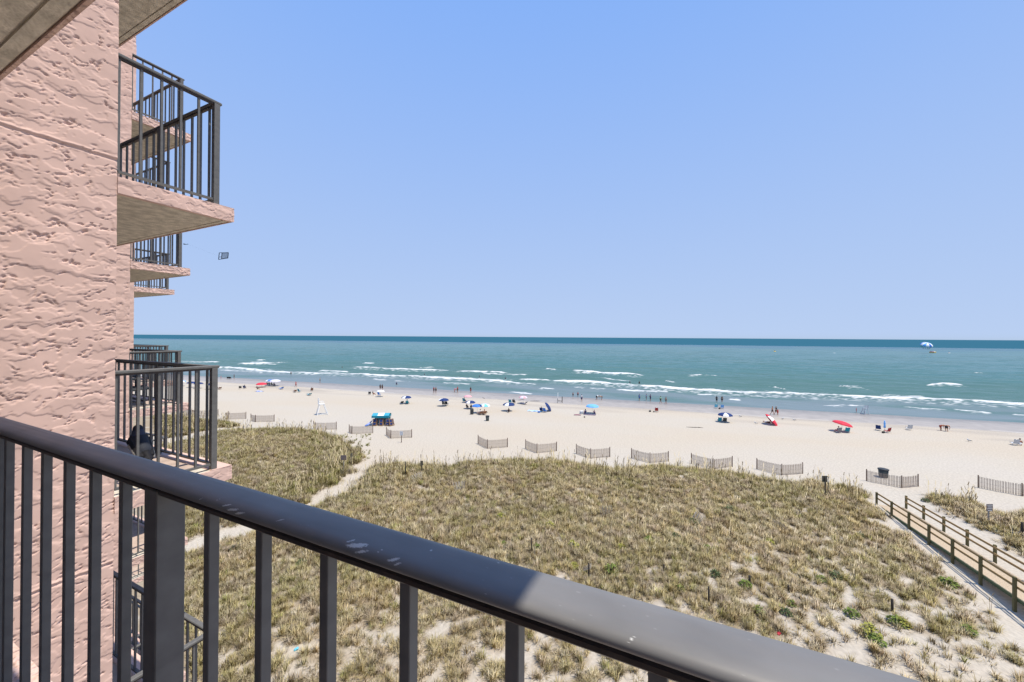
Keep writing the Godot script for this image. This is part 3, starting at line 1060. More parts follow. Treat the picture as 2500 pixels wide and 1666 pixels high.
# px, py is where the pole meets the sand.
func umbrella(px: float, py: float, cloth: Material, second: Material, whites: Array, label: String, group := "", radius := 1.15, height := 1.75, tilt := Vector2.ZERO, turn := 0.0) -> Node3D:
	var o := thing("beach_umbrella", on_ground(px, py), turn, label, "umbrella", group)
	var st := begin()
	var head := Vector3(0, height, 0)
	var b := Basis.from_euler(Vector3(tilt.x, 0, tilt.y))
	tube(st, [Vector3(0, -0.1, 0), Vector3(0, height * 0.62, 0), Vector3(0, height * 0.62, 0) + b * Vector3(0, height * 0.38, 0)], [0.02, 0.02, 0.018], 6)
	add(st, "pole", M.white, o)
	head = Vector3(0, height * 0.62, 0) + b * Vector3(0, height * 0.38, 0)
	var rise := radius * 0.40
	for k in 8:
		put(canopy_panel(radius, rise, k, 8, 0.05), "canopy_panel", second if k in whites else cloth, o, head - b * Vector3(0, rise - 0.02, 0), b)
	st = begin()
	for k in 8:
		var a := TAU * k / 8.0
		var c := head - b * Vector3(0, rise - 0.02, 0)
		bar(st, c + b * Vector3(0, rise * 0.55, 0), c + b * Vector3(cos(a) * radius * 0.9, rise * 0.12, -sin(a) * radius * 0.9), 0.012, 0.012)
	add(st, "ribs", M.steel, o)
	st = begin()
	tube(st, [head, head + b * Vector3(0, 0.09, 0)], [0.02, 0.008], 6)
	add(st, "finial", M.white, o)
	return o

# Low sling chair; seat at y = 0.22, facing +z.
func beach_chair(p: Vector3, turn: float, cloth: Material, frame: Material, label: String, group := "", recline := 0.35, long_ := false) -> Node3D:
	var o := thing("beach_chair", p, turn, label, "chair", group)
	o.scale = Vector3.ONE * 1.18
	var w := 0.28
	var top := Vector3(0, 0.24 + 0.62 * cos(recline), -0.22 - 0.62 * sin(recline))
	var front := Vector3(0, 0.27, 1.05 if long_ else 0.28)
	var st := begin()
	for s in [-w, w]:
		tube(st, [Vector3(s, 0, 0.26), Vector3(s, 0.22, -0.24), top + Vector3(s, 0, 0)], [0.014, 0.014, 0.014], 5)
		tube(st, [Vector3(s, 0, -0.36), Vector3(s, 0.26, 0.02), front + Vector3(s, 0, 0)], [0.014, 0.014, 0.014], 5)
		tube(st, [Vector3(s * 1.05, 0.46, -0.32), Vector3(s * 1.05, 0.44, 0.16)], [0.02, 0.02], 5)
		tube(st, [Vector3(s * 1.05, 0.44, 0.14), Vector3(s, 0.24, 0.14)], [0.012, 0.012], 5)
		if long_: tube(st, [front + Vector3(s, 0, -0.1), Vector3(s, 0, 0.95)], [0.014, 0.014], 5)
	tube(st, [top - Vector3(w, 0, 0), top + Vector3(w, 0, 0)], [0.014, 0.014], 5)
	add(st, "frame", frame, o)
	st = begin()
	bar(st, Vector3(0, 0.235, -0.22), top, 2.0 * w - 0.04, 0.014)
	add(st, "back_sling", cloth, o)
	st = begin()
	bar(st, Vector3(0, 0.215, -0.2), front, 2.0 * w - 0.04, 0.014)
	add(st, "seat_sling", cloth, o)
	return o

func chair_px(px: float, py: float, turn: float, cloth: Material, label: String, group := "", recline := 0.35, long_ := false, frame: Material = M.steel) -> Node3D:
	return beach_chair(on_ground(px, py), turn, cloth, frame, label, group, recline, long_)

func towel(px: float, py: float, turn: float, cloth: Material, second: Material, label: String, size := Vector2(0.9, 1.7)) -> Node3D:
	var p := on_ground(px, py)
	var o := thing("beach_towel", p + Vector3(0, 0.02, 0), turn, label, "towel")
	for s in 5:
		var st := begin()
		st.set_smooth_group(1)
		var rows := []
		for j in 9:
			var row := []
			for i in 3:
				var x := (-0.5 + (s + i / 2.0) / 5.0) * size.x
				var z := (-0.5 + j / 8.0) * size.y
				row.append(Vector3(x, 0.035 + 0.03 * sin(z * 5.0 + x * 3.0) + 0.02 * noise_d.get_noise_2d(x * 30.0 + px, z * 20.0), z))
			rows.append(row)
		for j in 8:
			for i in 2: quad(st, rows[j + 1][i], rows[j][i], rows[j][i + 1], rows[j + 1][i + 1])
		add(st, "stripe", second if s % 2 else cloth, o)
	return o

func bag(px: float, py: float, m: Material, label: String, size := Vector3(0.45, 0.35, 0.3), called := "beach_bag", category := "bag") -> Node3D:
	var o := thing(called, on_ground(px, py), 0.4, label, category)
	var st := begin()
	chamfer_box(st, Vector3(0, size.y * 0.45, 0), Vector3(size.x, size.y * 0.9, size.z), 0.06)
	add(st, "body", m, o)
	st = begin()
	if category == "cooler":
		chamfer_box(st, Vector3(0, size.y * 0.94, 0), Vector3(size.x * 1.04, size.y * 0.14, size.z * 1.04), 0.02)
	var pts := []
	for k in 7:
		var a := PI * k / 6.0
		pts.append(Vector3(cos(a) * size.x * 0.34, size.y * 0.88 + sin(a) * size.y * 0.42, size.z * 0.2))
	tube(st, pts, [0.015, 0.015, 0.015, 0.015, 0.015, 0.015, 0.015], 5)
	add(st, "handle", M.white if category == "cooler" else M.black, o)
	return o

# ---------------------------------------------------------------- fences, posts, signs
func post_shape(h: float, r: float, lean := Vector2.ZERO) -> ArrayMesh:
	var st := begin()
	tube(st, [Vector3(0, -0.25, 0), Vector3(lean.x * h * 0.5, h * 0.5, lean.y * h * 0.5), Vector3(lean.x * h, h - 0.01, lean.y * h), Vector3(lean.x * h, h, lean.y * h)], [r, r, r * 0.95, r * 0.8], 8)
	return commit(st)

# Slatted sand fence: posts stand at the given photograph points.
func sand_fence(pts: Array, label: String) -> void:
	var w := []
	for q in pts: w.append(on_ground(q[0], q[1]))
	var o := thing("sand_fence", w[0], 0.0, label, "fence", "slatted sand fences set in a row on the beach")
	for i in w.size():
		put(post_shape(1.28, 0.05), "post", M.fence_post, o, w[i] - w[0])
	for i in w.size() - 1:
		var a: Vector3 = w[i] - w[0]
		var b: Vector3 = w[i + 1] - w[0]
		var n := maxi(4, int(Vector2(b.x - a.x, b.z - a.z).length() / 0.098))
		var st := begin()
		var dir := (b - a).normalized()
		var side := Vector3(-dir.z, 0, dir.x)
		for k in range(1, n):
			var t := k / float(n)
			var sag := 0.045 * sin(PI * t)
			var p := a.lerp(b, t)
			p.y = ground_y(p.x + w[0].x, p.z + w[0].z) - w[0].y
			var hh := 1.18 - sag + 0.02 * sin(k * 2.7)
			var lean := side * 0.02 * sin(k * 1.9) + dir * 0.02 * sin(k * 3.1)
			var up := (Vector3(0, hh, 0) + lean).normalized()
			box(st, p + side * 0.03 + up * (hh * 0.5 - 0.03), Vector3(0.046, hh + 0.06, 0.011), Basis(dir, up, dir.cross(up)).orthonormalized())
		tag(add(st, "slats", M.slat, o), "", "", "", "stuff")
		st = begin()
		for y in [0.2, 0.6, 1.02]:
			var last := a + Vector3(0, y, 0) + side * 0.04
			for k in range(1, 5):
				var p := a.lerp(b, k / 4.0) + Vector3(0, y - 0.04 * sin(PI * k / 4.0), 0) + side * 0.04
				bar(st, last, p, 0.006, 0.006)
				last = p
		add(st, "wire", M.charcoal, o)

func stake(px: float, py: float, h: float, label: String, r := 0.045) -> void:
	var o := put(post_shape(h, r, Vector2(0.03 * sin(px), 0.03 * cos(px))), "wooden_stake", M.stake)
	o.position = on_ground(px, py)
	tag(o, label, "post", "weathered stakes standing in the dune grass")

func sign_post(px: float, py: float, h: float, board: Vector2, face: Material, m_post: Material, lines: int, label: String, turn := 0.0) -> void:
	var o := thing("beach_sign", on_ground(px, py), turn, label, "sign")
	put(post_shape(h, 0.05), "post", m_post, o)
	var st := begin()
	chamfer_box(st, Vector3(0, h - board.y * 0.5 + 0.08, 0.07), Vector3(board.x, board.y, 0.02), 0.004)
	add(st, "board", face, o)
	if lines > 0:
		st = begin()
		for k in lines:
			var y := h + 0.08 - board.y * (0.16 + 0.72 * k / maxf(1.0, lines - 1.0))
			box(st, Vector3(0.0, y, 0.083), Vector3(board.x * (0.8 - 0.14 * (k % 2)), board.y * 0.07, 0.003))
		add(st, "lettering_line", M.white, o)

func trash_bin(px: float, py: float, label: String, s := 1.0) -> void:
	var o := thing("trash_bin", on_ground(px, py), 0.3, label, "bin")
	var st := begin()
	tube(st, [Vector3(0, 0, 0), Vector3(0, 0.03, 0), Vector3(0, 0.85, 0)], [0.30 * s, 0.33 * s, 0.39 * s], 16)
	add(st, "body", M.bin, o)
	st = begin()
	tube(st, [Vector3(0, 0.85, 0), Vector3(0, 0.86, 0), Vector3(0, 0.93, 0), Vector3(0, 0.97, 0)], [0.40 * s, 0.435 * s, 0.435 * s, 0.34 * s], 16)
	add(st, "lid", M.charcoal, o)
	for k in [0, 1]:
		st = begin()
		bar(st, Vector3((-0.40 if k else 0.40) * s, 0.72, -0.09), Vector3((-0.40 if k else 0.40) * s, 0.72, 0.09), 0.05, 0.04)
		add(st, "handle", M.charcoal, o)

func lifeguard_stand(px: float, py: float, m: Material, label: String, s := 1.0, turn := 0.0) -> void:
	var o := thing("lifeguard_stand", on_ground(px, py), turn, label, "lifeguard stand")
	var seat_y := 1.75 * s
	for q in [[-0.55, 0.75], [0.55, 0.75], [-0.55, -0.55], [0.55, -0.55]]:
		var st := begin()
		bar(st, Vector3(q[0] * s, -0.05, q[1] * s * 1.25), Vector3(q[0] * 0.62 * s, seat_y, q[1] * 0.45 * s), 0.10 * s, 0.10 * s)
		add(st, "leg", m, o)
	var st := begin()
	box(st, Vector3(0, seat_y, 0), Vector3(0.95, 0.07, 0.85) * s)
	add(st, "seat", m, o)
	st = begin()
	for k in 4: bar(st, Vector3(-0.45 * s, seat_y + (0.2 + 0.2 * k) * s, -0.36 * s), Vector3(0.45 * s, seat_y + (0.2 + 0.2 * k) * s, -0.36 * s), 0.03 * s, 0.12 * s)
	for q in [-0.45, 0.45]: bar(st, Vector3(q * s, seat_y, -0.38 * s), Vector3(q * s, seat_y + 0.95 * s, -0.42 * s), 0.07 * s, 0.07 * s)
	add(st, "backrest", m, o)
	for q in [-0.47, 0.47]:
		st = begin()
		bar(st, Vector3(q * s, seat_y + 0.35 * s, -0.4 * s), Vector3(q * s, seat_y + 0.35 * s, 0.36 * s), 0.09 * s, 0.05 * s)
		add(st, "armrest", m, o)
	for k in 5:
		st = begin()
		var t := (k + 0.6) / 5.6
		bar(st, Vector3(-lerpf(0.55, 0.34, t) * s, seat_y * t, lerpf(0.94, 0.34, t) * s), Vector3(lerpf(0.55, 0.34, t) * s, seat_y * t, lerpf(0.94, 0.34, t) * s), 0.05 * s, 0.09 * s)
		add(st, "rung", m, o)
	st = begin()
	for q in [-1.0, 1.0]:
		bar(st, Vector3(0.52 * q * s, 0.12 * s, 0.92 * s), Vector3(0.52 * q * s, 0.12 * s, -0.68 * s), 0.08 * s, 0.08 * s)
	add(st, "runner", m, o)

# ---------------------------------------------------------------- boardwalk
func build_boardwalk() -> void:
	var a := on_level(2143, 1234, 0.95)
	var z := on_level(2482, 1495, 0.95)
	var dir := (z - a).normalized()                 # from the beach towards the building
	var side := dir.cross(Vector3.UP).normalized()  # to the far rail
	if side.dot(on_level(2210, 1242, 0.95) - a) < 0.0: side = -side
	var span := a.distance_to(z) / 6.0
	var o := thing("boardwalk", a, 0.0, "raised wooden boardwalk with two-rail handrails crossing the dune to the beach", "boardwalk")
	var width := 1.95
	var n := 10
	var deck := func(i: float) -> Vector3:
		return dir * span * i + Vector3(0, 0.06 + 0.13 * i, 0)
	for s in 2:
		var off: Vector3 = side * (width if s else 0.0)
		for i in n + 1:
			var p: Vector3 = deck.call(float(i)) + off
			var gy := ground_y(a.x + p.x, a.z + p.z) - a.y
			var h := p.y + 1.12 - gy + 0.3
			var st := begin()
			chamfer_box(st, Vector3(p.x, gy - 0.3 + h * 0.5, p.z) + side * (0.07 if s else -0.07), Vector3(0.135, h, 0.135), 0.008, Basis(side, Vector3.UP, side.cross(Vector3.UP)))
			add(st, "post", M.wood_post, o)
		for i in n:
			var p: Vector3 = deck.call(float(i)) + off + side * (0.02 if not s else -0.02)
			var q: Vector3 = deck.call(float(i + 1)) + off + side * (0.02 if not s else -0.02)
			for y in [0.98, 0.55]:
				var st := begin()
				bar(st, p + Vector3(0, y, 0) + dir * 0.004, q + Vector3(0, y, 0) - dir * 0.004, 0.04, 0.135)
				add(st, "rail", M.wood_rail, o)
			var st2 := begin()
			bar(st2, p + Vector3(0, -0.13, 0) + dir * 0.004, q + Vector3(0, -0.13, 0) - dir * 0.004, 0.045, 0.19)
			add(st2, "stringer", M.wood_joist, o)
	for i in n:
		var st := begin()
		var m := int(span / 0.145)
		for k in m:
			var p: Vector3 = deck.call(i + (k + 0.5) / m) + side * width * 0.5 + Vector3(0, -0.018 + 0.004 * sin(k * 2.3 + i), 0)
			box(st, p, Vector3(width - 0.10, 0.036, span / m - 0.008), Basis(side, Vector3.UP, side.cross(Vector3.UP)))
		tag(add(st, "deck_planks", M.wood_deck, o), "", "", "", "stuff")
	# cord lying along the sand beside it
	var pts := []
	var rad := []
	for q in [[2150, 1246], [2180, 1268], [2215, 1292], [2250, 1314], [2268, 1330], [2300, 1358], [2330, 1384], [2362, 1408], [2395, 1434], [2430, 1464], [2470, 1502], [2505, 1536], [2560, 1590]]:
		pts.append(on_ground(q[0], q[1]) + Vector3(0, 0.03, 0))
		rad.append(0.018)
	var st := begin()
	tube(st, pts, rad, 6)
	tag(add(st, "rope", M.rope), "pale rope lying along the sand beside the boardwalk", "rope")

# ---------------------------------------------------------------- grass
func tuft(kind: int, seed_: int) -> ArrayMesh:
	var r := RandomNumberGenerator.new()
	r.seed = seed_
	var st := begin()
	var n: int = [30, 26, 30, 4][kind]
	for k in n:
		var a := r.randf() * TAU
		var out := Vector3(cos(a), 0, sin(a))
		var side := Vector3(-sin(a), 0, cos(a)).rotated(Vector3.UP, r.randf_range(-0.8, 0.8))
		var root: Vector3 = out * r.randf() * [0.15, 0.24, 0.30, 0.05][kind]
		var h: float = r.randf_range(0.45, 1.0) * [0.44, 0.28, 0.12, 1.25][kind]
		var bend: float = r.randf_range(0.2, 1.0) * [0.30, 0.36, 0.40, 0.22][kind]
		var w: float = r.randf_range(0.7, 1.2) * [0.0115, 0.0125, 0.014, 0.011][kind]
		var m: Vector3 = root + Vector3(0, h * 0.62, 0) + out * bend * 0.35
		var t: Vector3 = root + Vector3(0, h, 0) + out * bend
		if r.randf() < 0.25 and kind < 2: t.y -= h * 0.35
		var g := r.randf_range(0.5, 1.2)
		st.set_color(Color(g, g, g * r.randf_range(0.85, 1.0)))
		# blades are curled, so their rounded sides look up
		var up := (Vector3.UP + out * r.randf_range(-0.5, 0.5) + side * r.randf_range(-0.6, 0.6)).normalized()
		st.set_normal(up)
		st.add_vertex(root - side * w); st.add_vertex(m - side * w * 0.8); st.add_vertex(m + side * w * 0.8)
		st.add_vertex(root - side * w); st.add_vertex(m + side * w * 0.8); st.add_vertex(root + side * w)
		st.add_vertex(m - side * w * 0.8); st.add_vertex(t); st.add_vertex(m + side * w * 0.8)
		if kind == 3:
			for q in 5:
				var c: Vector3 = t - Vector3(0, 0.05 * q, 0) - out * 0.02 * q
				st.add_vertex(c - side * 0.03); st.add_vertex(c + Vector3(0, 0.06, 0) + out * 0.02); st.add_vertex(c + side * 0.03)
	return st.commit()

func build_grass() -> void:
	var kinds := [[], [], [], [], [], [], []]          # upright straw a/b, green, mats a/b, litter, oats
	var tones := [[], [], [], [], [], [], []]
	var straw := Color(0.43, 0.34, 0.18)
	var pale := Color(0.56, 0.47, 0.31)
	var olive := Color(0.25, 0.235, 0.09)
	var brown := Color(0.27, 0.185, 0.12)
	var lime := Color(0.28, 0.32, 0.07)
	var tries := 230000
	for k in tries:
		var x := rng.randf_range(-72.0, 46.0)
		var zz := 12.0 + 62.0 * pow(rng.randf(), 1.25)
		if x > 1.45 * zz + 3.0 or x < -1.25 * zz - 2.0: continue
		if -0.9026 * x + 0.4305 * zz > 4.0 and 0.4305 * x + 0.9026 * zz < 1.486 + 0.376 * (-0.9026 * x + 0.4305 * zz - 4.41) + 2.0: continue     # under the building
		var d := grass_density(x, -zz)
		var pick := rng.randf()
		if pick > d * 0.97 + 0.015 * float(dune_in(x, -zz) > 0.3): continue
		var y := ground_y(x, -zz)
		var n1 := noise_b.get_noise_2d(x * 1.8 + 9.0, zz * 1.8)
		var n2 := noise_a.get_noise_2d(x * 3.0, zz * 3.0 + 80.0)
		var edge := smoothstep(5.5, 0.5, dune_in(x, -zz)) * smoothstep(30.0, 42.0, zz)
		var green := clampf(0.20 + 1.0 * n1 + 0.65 * edge + 0.28 * smoothstep(-2.0, -14.0, x), 0.0, 1.0)
		var c := straw.lerp(pale, clampf(0.3 + 0.9 * n2, 0.0, 1.0)).lerp(brown, clampf(-0.05 + 1.5 * noise_d.get_noise_2d(x * 2.4, zz * 2.4), 0.0, 0.8))
		c = c.lerp(olive, green * rng.randf_range(0.5, 1.0))
		if rng.randf() < 0.06: c = c.lerp(lime, 0.6)
		c = c.lerp(Color(0.37, 0.295, 0.235), clampf(1.6 * noise_b.get_noise_2d(x * 9.0 + 200.0, zz * 9.0) - 0.05, 0.0, 0.75))
		var odd := rng.randf()
		if odd < 0.16: c = c.lerp(Color(0.40, 0.32, 0.25), 0.75)
		elif odd < 0.24: c = c.lerp(Color(0.12, 0.085, 0.06), 0.7)
		elif odd < 0.36: c = c.lerp(Color(0.62, 0.54, 0.40), 0.7)
		c = c * rng.randf_range(0.82, 1.46)
		var which := 0
		var u := rng.randf()
		if u < 0.48: which = 0 if rng.randf() < 0.5 else 1
		elif u < 0.62: which = 2
		elif u < 0.85: which = 3 if rng.randf() < 0.5 else 4
		else: which = 5
		if which >= 3 and which <= 5: c = c.lerp(brown.lerp(pale, rng.randf()), 0.45)
		if which == 2: c = c.lerp(olive, 0.4)
		var s := rng.randf_range(0.75, 1.35) * (1.0 + 0.35 * edge)
		if zz < 26.0: s *= 0.85
		var b := Basis(Vector3.UP, rng.randf() * TAU).scaled(Vector3(s, s * rng.randf_range(0.75, 1.25), s))
		kinds[which].append(Transform3D(b, Vector3(x, y - 0.02, -zz)))
		tones[which].append(c)
		if edge > 0.35 and rng.randf() < 0.06 or rng.randf() < 0.004:
			kinds[6].append(Transform3D(Basis(Vector3.UP, rng.randf() * TAU).scaled(Vector3(s, s, s)), Vector3(x, y, -zz)))
			tones[6].append(pale * rng.randf_range(0.8, 1.0))
	# sparse shoots on the sand at the head of the path
	for k in 420:
		var p := on_ground(rng.randf_range(790, 905), rng.randf_range(1062, 1130))
		if dune_in(p.x, p.z) > -0.3 or noise_b.get_noise_2d(p.x * 8.0, p.z * 8.0) < -0.02: continue
		kinds[2].append(Transform3D(Basis(Vector3.UP, rng.randf() * TAU).scaled(Vector3.ONE * rng.randf_range(0.4, 0.9)), p))
		tones[2].append(olive.lerp(lime, 0.3) * rng.randf_range(0.8, 1.2))
	var spec := [[0, 101], [0, 102], [0, 103], [1, 104], [1, 105], [2, 106], [3, 107]]
	var called := ["dune_grass", "dune_grass", "green_dune_grass", "matted_grass", "matted_grass", "dry_litter", "sea_oats"]
	var labels := ["straw coloured dune grass growing in upright tufts", "straw coloured dune grass growing in upright tufts", "olive green dune grass among the straw tufts", "matted dead grass lying over the dune sand", "matted dead grass lying over the dune sand", "dry brown plant litter on the dune sand", "tall pale seed stalks rising above the dune crest"]
	for i in 7:
		var mm := MultiMesh.new()
		mm.transform_format = MultiMesh.TRANSFORM_3D
		mm.use_colors = true
		mm.mesh = tuft(spec[i][0], spec[i][1])
		mm.instance_count = kinds[i].size()
		for k in kinds[i].size():
			mm.set_instance_transform(k, kinds[i][k])
			var c: Color = tones[i][k]
			mm.set_instance_color(k, Color(c.r, c.g, c.b, 1.0))
		var o := MultiMeshInstance3D.new()
		o.multimesh = mm
		o.material_override = M.grass
		o.name = numbered(called[i])
		add_child(o, true)
		tag(o, labels[i], "grass", "", "stuff")

func dune_plant_mesh(kind: int) -> ArrayMesh:
	var r := RandomNumberGenerator.new()
	r.seed = 900 + kind
	var st := begin()
	var tone: Color = [Color(0.155, 0.20, 0.045), Color(0.32, 0.31, 0.07), Color(0.08, 0.11, 0.045)][kind]
	for k in 130:
		var a := r.randf() * TAU
		var rad := 0.34 * sqrt(r.randf())
		var y := 0.36 * (1.0 - pow(rad / 0.36, 2.0)) * r.randf_range(0.35, 1.05)
		var c := Vector3(cos(a) * rad, y, sin(a) * rad)
		var n := Vector3(r.randf_range(-0.8, 0.8), 1.0, r.randf_range(-0.8, 0.8)).normalized()
		var x := n.cross(Vector3(cos(a), 0, sin(a))).normalized() * r.randf_range(0.025, 0.05)
		var f := x.cross(n).normalized() * r.randf_range(0.05, 0.09)
		st.set_color(tone * r.randf_range(0.65, 1.3))
		st.set_smooth_group(-1)
		st.add_vertex(c - f); st.add_vertex(c + x); st.add_vertex(c + f)
		st.add_vertex(c - f); st.add_vertex(c + f); st.add_vertex(c - x)
	return commit(st)

func build_plants() -> void:
	var meshes := [dune_plant_mesh(0), dune_plant_mesh(1), dune_plant_mesh(2)]
	var stem := begin()
	for k in 7:
		var a := TAU * k / 7.0
		tube(stem, [Vector3(0, -0.05, 0), Vector3(cos(a) * 0.12, 0.14, sin(a) * 0.12), Vector3(cos(a) * 0.22, 0.2, sin(a) * 0.22)], [0.012, 0.009, 0.004], 4)
	var stems := commit(stem)
	var labels := ["bright green leafy plant growing low among the dry dune grass", "yellow green flowering plant growing low among the dry dune grass", "dark green bushy plant growing low among the dry dune grass"]
	var groups := ["bright green dune plants", "yellow green dune plants", "dark green dune plants"]
	var plant_labels := {
		1311: "bright green plant at the foot of the leaning stake in mid dune", 1492: "broad bright green plant right of the split grey stake",
		1820: "bright green plant touching a short stump on bare sand", 2314: "largest bright green plant beside the boardwalk sand strip",
		2125: "large yellow green plant on bare sand near the dark green stake", 2140: "bright green plant growing against the large yellow green one",
		2080: "bright green plant left of the dark green stake near the boardwalk", 2189: "bright green plant below the dark green stake near the boardwalk",
		2200: "yellow green plant beside the plant below the dark green stake", 2365: "bright green plant on the open sand beside the boardwalk rope",
		1692: "dark green plant among fallen fence slats", 1695: "dark green plant among fallen fence slats", 2260: "dark green plant on the grassy mound beyond the boardwalk",
		572: "dark green plant beside the lower bend of the sandy path", 735: "dark green plant seen between bars just right of the path",
		905: "bright green plant between the bars under the handrail", 1400: "yellow green plant right of the leaning stake",
		1223: "yellow green plant above the pair of thin stakes", 1048: "yellow green plant left of the pair of thin stakes",
		1746: "dark green plant left of a short stump on bare sand", 1920: "dark green plant close above the sunlit handrail", 1780: "dark green plant right of the fallen fence slats"}
	for q in [[1311, 1341, 0, 1.1], [1400, 1337, 1, 1.3], [1223, 1265, 1, 1.2], [1342, 1289, 1, 1.3], [1583, 1322, 0, 1.0], [1649, 1316, 2, 1.2], [1518, 1341, 1, 1.0], [1492, 1395, 0, 1.3], [1402, 1385, 1, 0.9], [1048, 1258, 1, 0.9], [1149, 1253, 0, 0.8], [1229, 1331, 0, 0.8], [1725, 1341, 0, 0.9], [1746, 1406, 2, 1.0], [1782, 1324, 2, 0.8], [1879, 1328, 1, 1.0], [1820, 1432, 0, 1.1], [1932, 1478, 0, 0.8], [1853, 1497, 0, 1.0], [2004, 1418, 0, 0.9], [2080, 1503, 0, 1.1], [2125, 1551, 1, 1.4], [2189, 1523, 0, 1.2], [2314, 1430, 0, 1.5], [2200, 1526, 1, 1.1], [2140, 1570, 0, 1.1], [2365, 1546, 0, 1.0], [1660, 1440, 0, 0.8], [1920, 1500, 2, 0.9], [2040, 1410, 2, 1.0], [905, 1330, 0, 0.8], [735, 1380, 2, 1.0], [572, 1345, 2, 1.0], [1695, 1280, 2, 1.3], [1780, 1248, 2, 1.3], [2260, 1225, 2, 0.9], [2100, 1310, 2, 0.9]]:
		var own: String = plant_labels.get(int(q[0]), labels[q[2]])
		var o := thing("dune_plant", on_ground(q[0], q[1]), q[0] * 0.7, own, "plant", groups[q[2]])
		put(meshes[q[2]], "foliage", M.leaf, o, Vector3(0, 0.02, 0), Basis().scaled(Vector3.ONE * q[3]))
		put(stems, "stems", M.tan_wood, o)

# ---------------------------------------------------------------- small scenes on the beach
func umb(cx: float, cy: float, cloth: Material, second: Material, whites: Array, label: String, radius := 1.2, height := 1.75, tilt := Vector2.ZERO, turn := 0.0) -> Node3D:
	var hor := 823.0 + (cx - 1250.0) * 0.0064
	return umbrella(cx, hor + (cy - hor) * (1.0 + (height - 0.25) / 15.4), cloth, second, whites, label, "", radius, height, tilt, turn)

